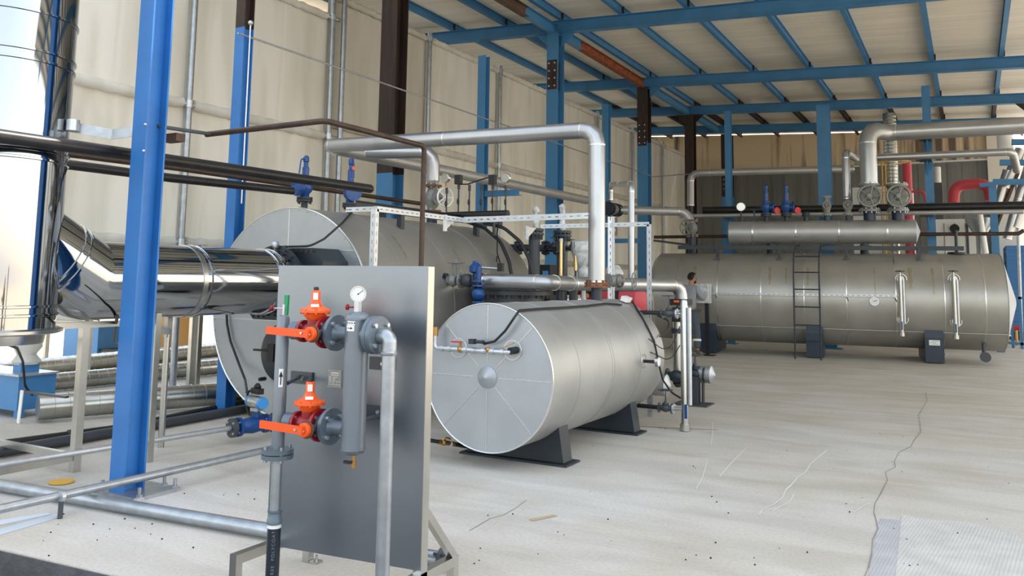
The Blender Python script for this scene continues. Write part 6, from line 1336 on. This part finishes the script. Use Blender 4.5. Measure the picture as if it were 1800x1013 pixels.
# ------------------------------------------------------------------ the worker
def skinned(name, joints, links, m, parent, org, label=None, lv=2, smooth=True):
    """joints: name -> (point, radius); first joint is the root of the skin"""
    names = list(joints); me = bpy.data.meshes.new(name)
    me.from_pydata([joints[k][0] - org for k in names], [(names.index(a), names.index(b)) for a, b in links], []); me.materials.append(M[m])
    o = bpy.data.objects.new(name, me); link(o, parent); WL[o.name] = org
    sk = o.modifiers.new('skin', 'SKIN'); sk.use_smooth_shade = True; lay = me.skin_vertices[0] if me.skin_vertices else None
    if lay is None:
        bm = bmesh.new(); bm.from_mesh(me); bm.verts.layers.skin.verify(); bm.to_mesh(me); bm.free(); lay = me.skin_vertices[0]
    for i, k in enumerate(names):
        r = joints[k][1]; lay.data[i].radius = r if isinstance(r, tuple) else (r, r); lay.data[i].use_root = (i == 0)
    sb = o.modifiers.new('subdivision', 'SUBSURF'); sb.levels = lv; sb.render_levels = lv
    return props(o, label)
pc = aY(1214, 600, 16.85); fp = V((pc.x, 16.85, 0))
per = thing('person', 'person in grey sweater and dark work trousers facing the plastic wrapped box, seen from behind', 'person', fp)
fd = V((.42, .91, 0)).normalized(); sd_ = V((fd.y, -fd.x, 0)); U = V((0, 0, 1))
def J(s_, f_, z_): return fp + sd_ * s_ + fd * f_ + U * z_
J_ = {'pelvis': (J(-.03, 0, .94), .085), 'waist': (J(-.04, .01, 1.05), .085), 'chest': (J(-.04, .03, 1.26), .10), 'neckbase': (J(-.03, .04, 1.41), .075), 'neck': (J(-.02, .06, 1.47), .052), 'head': (J(-.01, .09, 1.56), .082), 'crown': (J(-.01, .08, 1.62), .078),
      'hipR': (J(.06, 0, .86), .070), 'kneeR': (J(.13, .05, .48), .050), 'ankR': (J(.16, .02, .10), .034), 'toeR': (J(.18, .12, .05), .024),
      'hipL': (J(-.12, 0, .86), .070), 'kneeL': (J(-.14, .06, .48), .050), 'ankL': (J(-.16, .0, .10), .034), 'toeL': (J(-.17, .10, .05), .024),
      'shR': (J(.15, .03, 1.37), .050), 'elR': (J(.20, .15, 1.16), .038), 'wrR': (J(.14, .34, 1.20), .030), 'haR': (J(.12, .41, 1.21), .030),
      'shL': (J(-.22, .03, 1.37), .050), 'elL': (J(-.27, .15, 1.14), .038), 'wrL': (J(-.14, .34, 1.20), .030), 'haL': (J(-.11, .41, 1.21), .030)}
LK = [('pelvis', 'waist'), ('waist', 'chest'), ('chest', 'neckbase'), ('neckbase', 'neck'), ('neck', 'head'), ('head', 'crown'), ('pelvis', 'hipR'), ('hipR', 'kneeR'), ('kneeR', 'ankR'), ('ankR', 'toeR'), ('pelvis', 'hipL'), ('hipL', 'kneeL'), ('kneeL', 'ankL'), ('ankL', 'toeL'), ('chest', 'shR'), ('shR', 'elR'), ('elR', 'wrR'), ('wrR', 'haR'), ('chest', 'shL'), ('shL', 'elL'), ('elL', 'wrL'), ('wrL', 'haL')]
for sfx in ('R', 'L'):
    h = J_['ha' + sfx][0]; up_ = 1 if sfx == 'R' else -1
    for i, (o_, L_) in enumerate(((-.024, .055), (-.008, .065), (.008, .06), (.024, .048))):
        J_['f%d%s' % (i, sfx)] = (h + sd_ * o_ + fd * .030 + U * .006, .009); J_['g%d%s' % (i, sfx)] = (h + sd_ * o_ + fd * (.030 + L_) - U * .02, .008)
        LK += [('ha' + sfx, 'f%d%s' % (i, sfx)), ('f%d%s' % (i, sfx), 'g%d%s' % (i, sfx))]
    J_['t' + sfx] = (h - sd_ * up_ * .045 + fd * .02 + U * .01, .010); LK.append(('ha' + sfx, 't' + sfx))
skinned('body', J_, LK, 'skin', per, fp, lv=2)
def sub(keys, extra=.012, **kw): return {k: (J_[k][0], J_[k][1] + extra) for k in keys}
sw = sub(['pelvis', 'waist', 'chest', 'neckbase', 'shR', 'elR', 'wrR', 'shL', 'elL', 'wrL'], .028); sw['pelvis'] = (J(-.03, 0, .90), (.165, .13)); sw['waist'] = (sw['waist'][0], (.155, .125)); sw['chest'] = (sw['chest'][0], (.185, .13)); sw['wrR'] = (J(.145, .32, 1.198), .040); sw['wrL'] = (J(-.15, .32, 1.195), .040); sw['neckbase'] = (J(-.03, .04, 1.415), .072)
skinned('sweater', sw, [('pelvis', 'waist'), ('waist', 'chest'), ('chest', 'neckbase'), ('chest', 'shR'), ('shR', 'elR'), ('elR', 'wrR'), ('chest', 'shL'), ('shL', 'elL'), ('elL', 'wrL')], 'sweater', per, fp)
tr = {'p': (J(-.03, 0, .93), (.155, .125))}
for sfx in ('R', 'L'): tr['h' + sfx] = (J_['hip' + sfx][0], .118); tr['m' + sfx] = (J_['hip' + sfx][0].lerp(J_['knee' + sfx][0], .5), .098); tr['k' + sfx] = (J_['knee' + sfx][0], .082); tr['a' + sfx] = (J_['ank' + sfx][0] + U * .04, .068)
skinned('trousers', tr, [('p', 'hR'), ('hR', 'mR'), ('mR', 'kR'), ('kR', 'aR'), ('p', 'hL'), ('hL', 'mL'), ('mL', 'kL'), ('kL', 'aL')], 'trousers', per, fp)
for sfx in ('R', 'L'):
    a = J_['ank' + sfx][0]; tt_ = J_['toe' + sfx][0]
    skinned('boot', {'heel': (V((a.x, a.y, .055)) - fd * .03, .050), 'mid': (V((a.x, a.y, .055)) + fd * .08, .048), 'toe': (V((tt_.x, tt_.y, .045)) + fd * .06, .044), 'shaft': (V((a.x, a.y, .14)), .052)}, [('shaft', 'heel'), ('heel', 'mid'), ('mid', 'toe')], 'boot', per, fp)
    kk = J_['knee' + sfx][0].lerp(a, .42); part('reflective_band', MB().lathe(kk - U * .02, (J_['knee' + sfx][0] - a), [(.080, 0), (.084, .0), (.084, .045), (.080, .045)], 24), 'white', per, 'pale reflective band')
hc = J(-.01, .075, 1.60); fdir = V((.85, .52, 0)).normalized()
b = MB().sphere(hc, .098, 22, 16, (1, 1, 1.12)); hs = MB(); 
vs = [v for v in b.v]
for i, v in enumerate(vs):
    d = v - hc; f_ = d.dot(fdir)
    if f_ > .035 and d.z < .045: vs[i] = v - fdir * (f_ - .02)
    if d.z < -.05: vs[i] = hc + (vs[i] - hc) * .80
b.v = vs; part('hair', b, 'hair', per)
fc_ = hc + fdir * .078
part('nose', MB().lathe(fc_ + V((0, 0, -.045)), fdir, [(.016, 0), (.014, .015), (.006, .03)], 8), 'skin', per)
b = MB()
sdir = V((-fdir.y, fdir.x, 0))
for sg in (-1, 1): b.sphere(fc_ + sdir * sg * .03 + V((0, 0, -.018)) - fdir * .002, .008, 8, 6)
parts('eye', b, 'ink', per)
part('mouth', MB().box(fc_ + V((0, 0, -.078)) - fdir * .004, (.01, .036, .008), fdir, sdir), 'redb', per)
part('beard', MB().sphere(hc + fdir * .035 + V((0, 0, -.095)), .052, 14, 10, (1, 1, .8)), 'hair', per)
b = MB()
for sg in (-1, 1): b.sphere(hc + sdir * sg * .092 + V((0, 0, -.035)), .022, 10, 8, (.6, .6, 1.1))
parts('ear', b, 'skin', per)
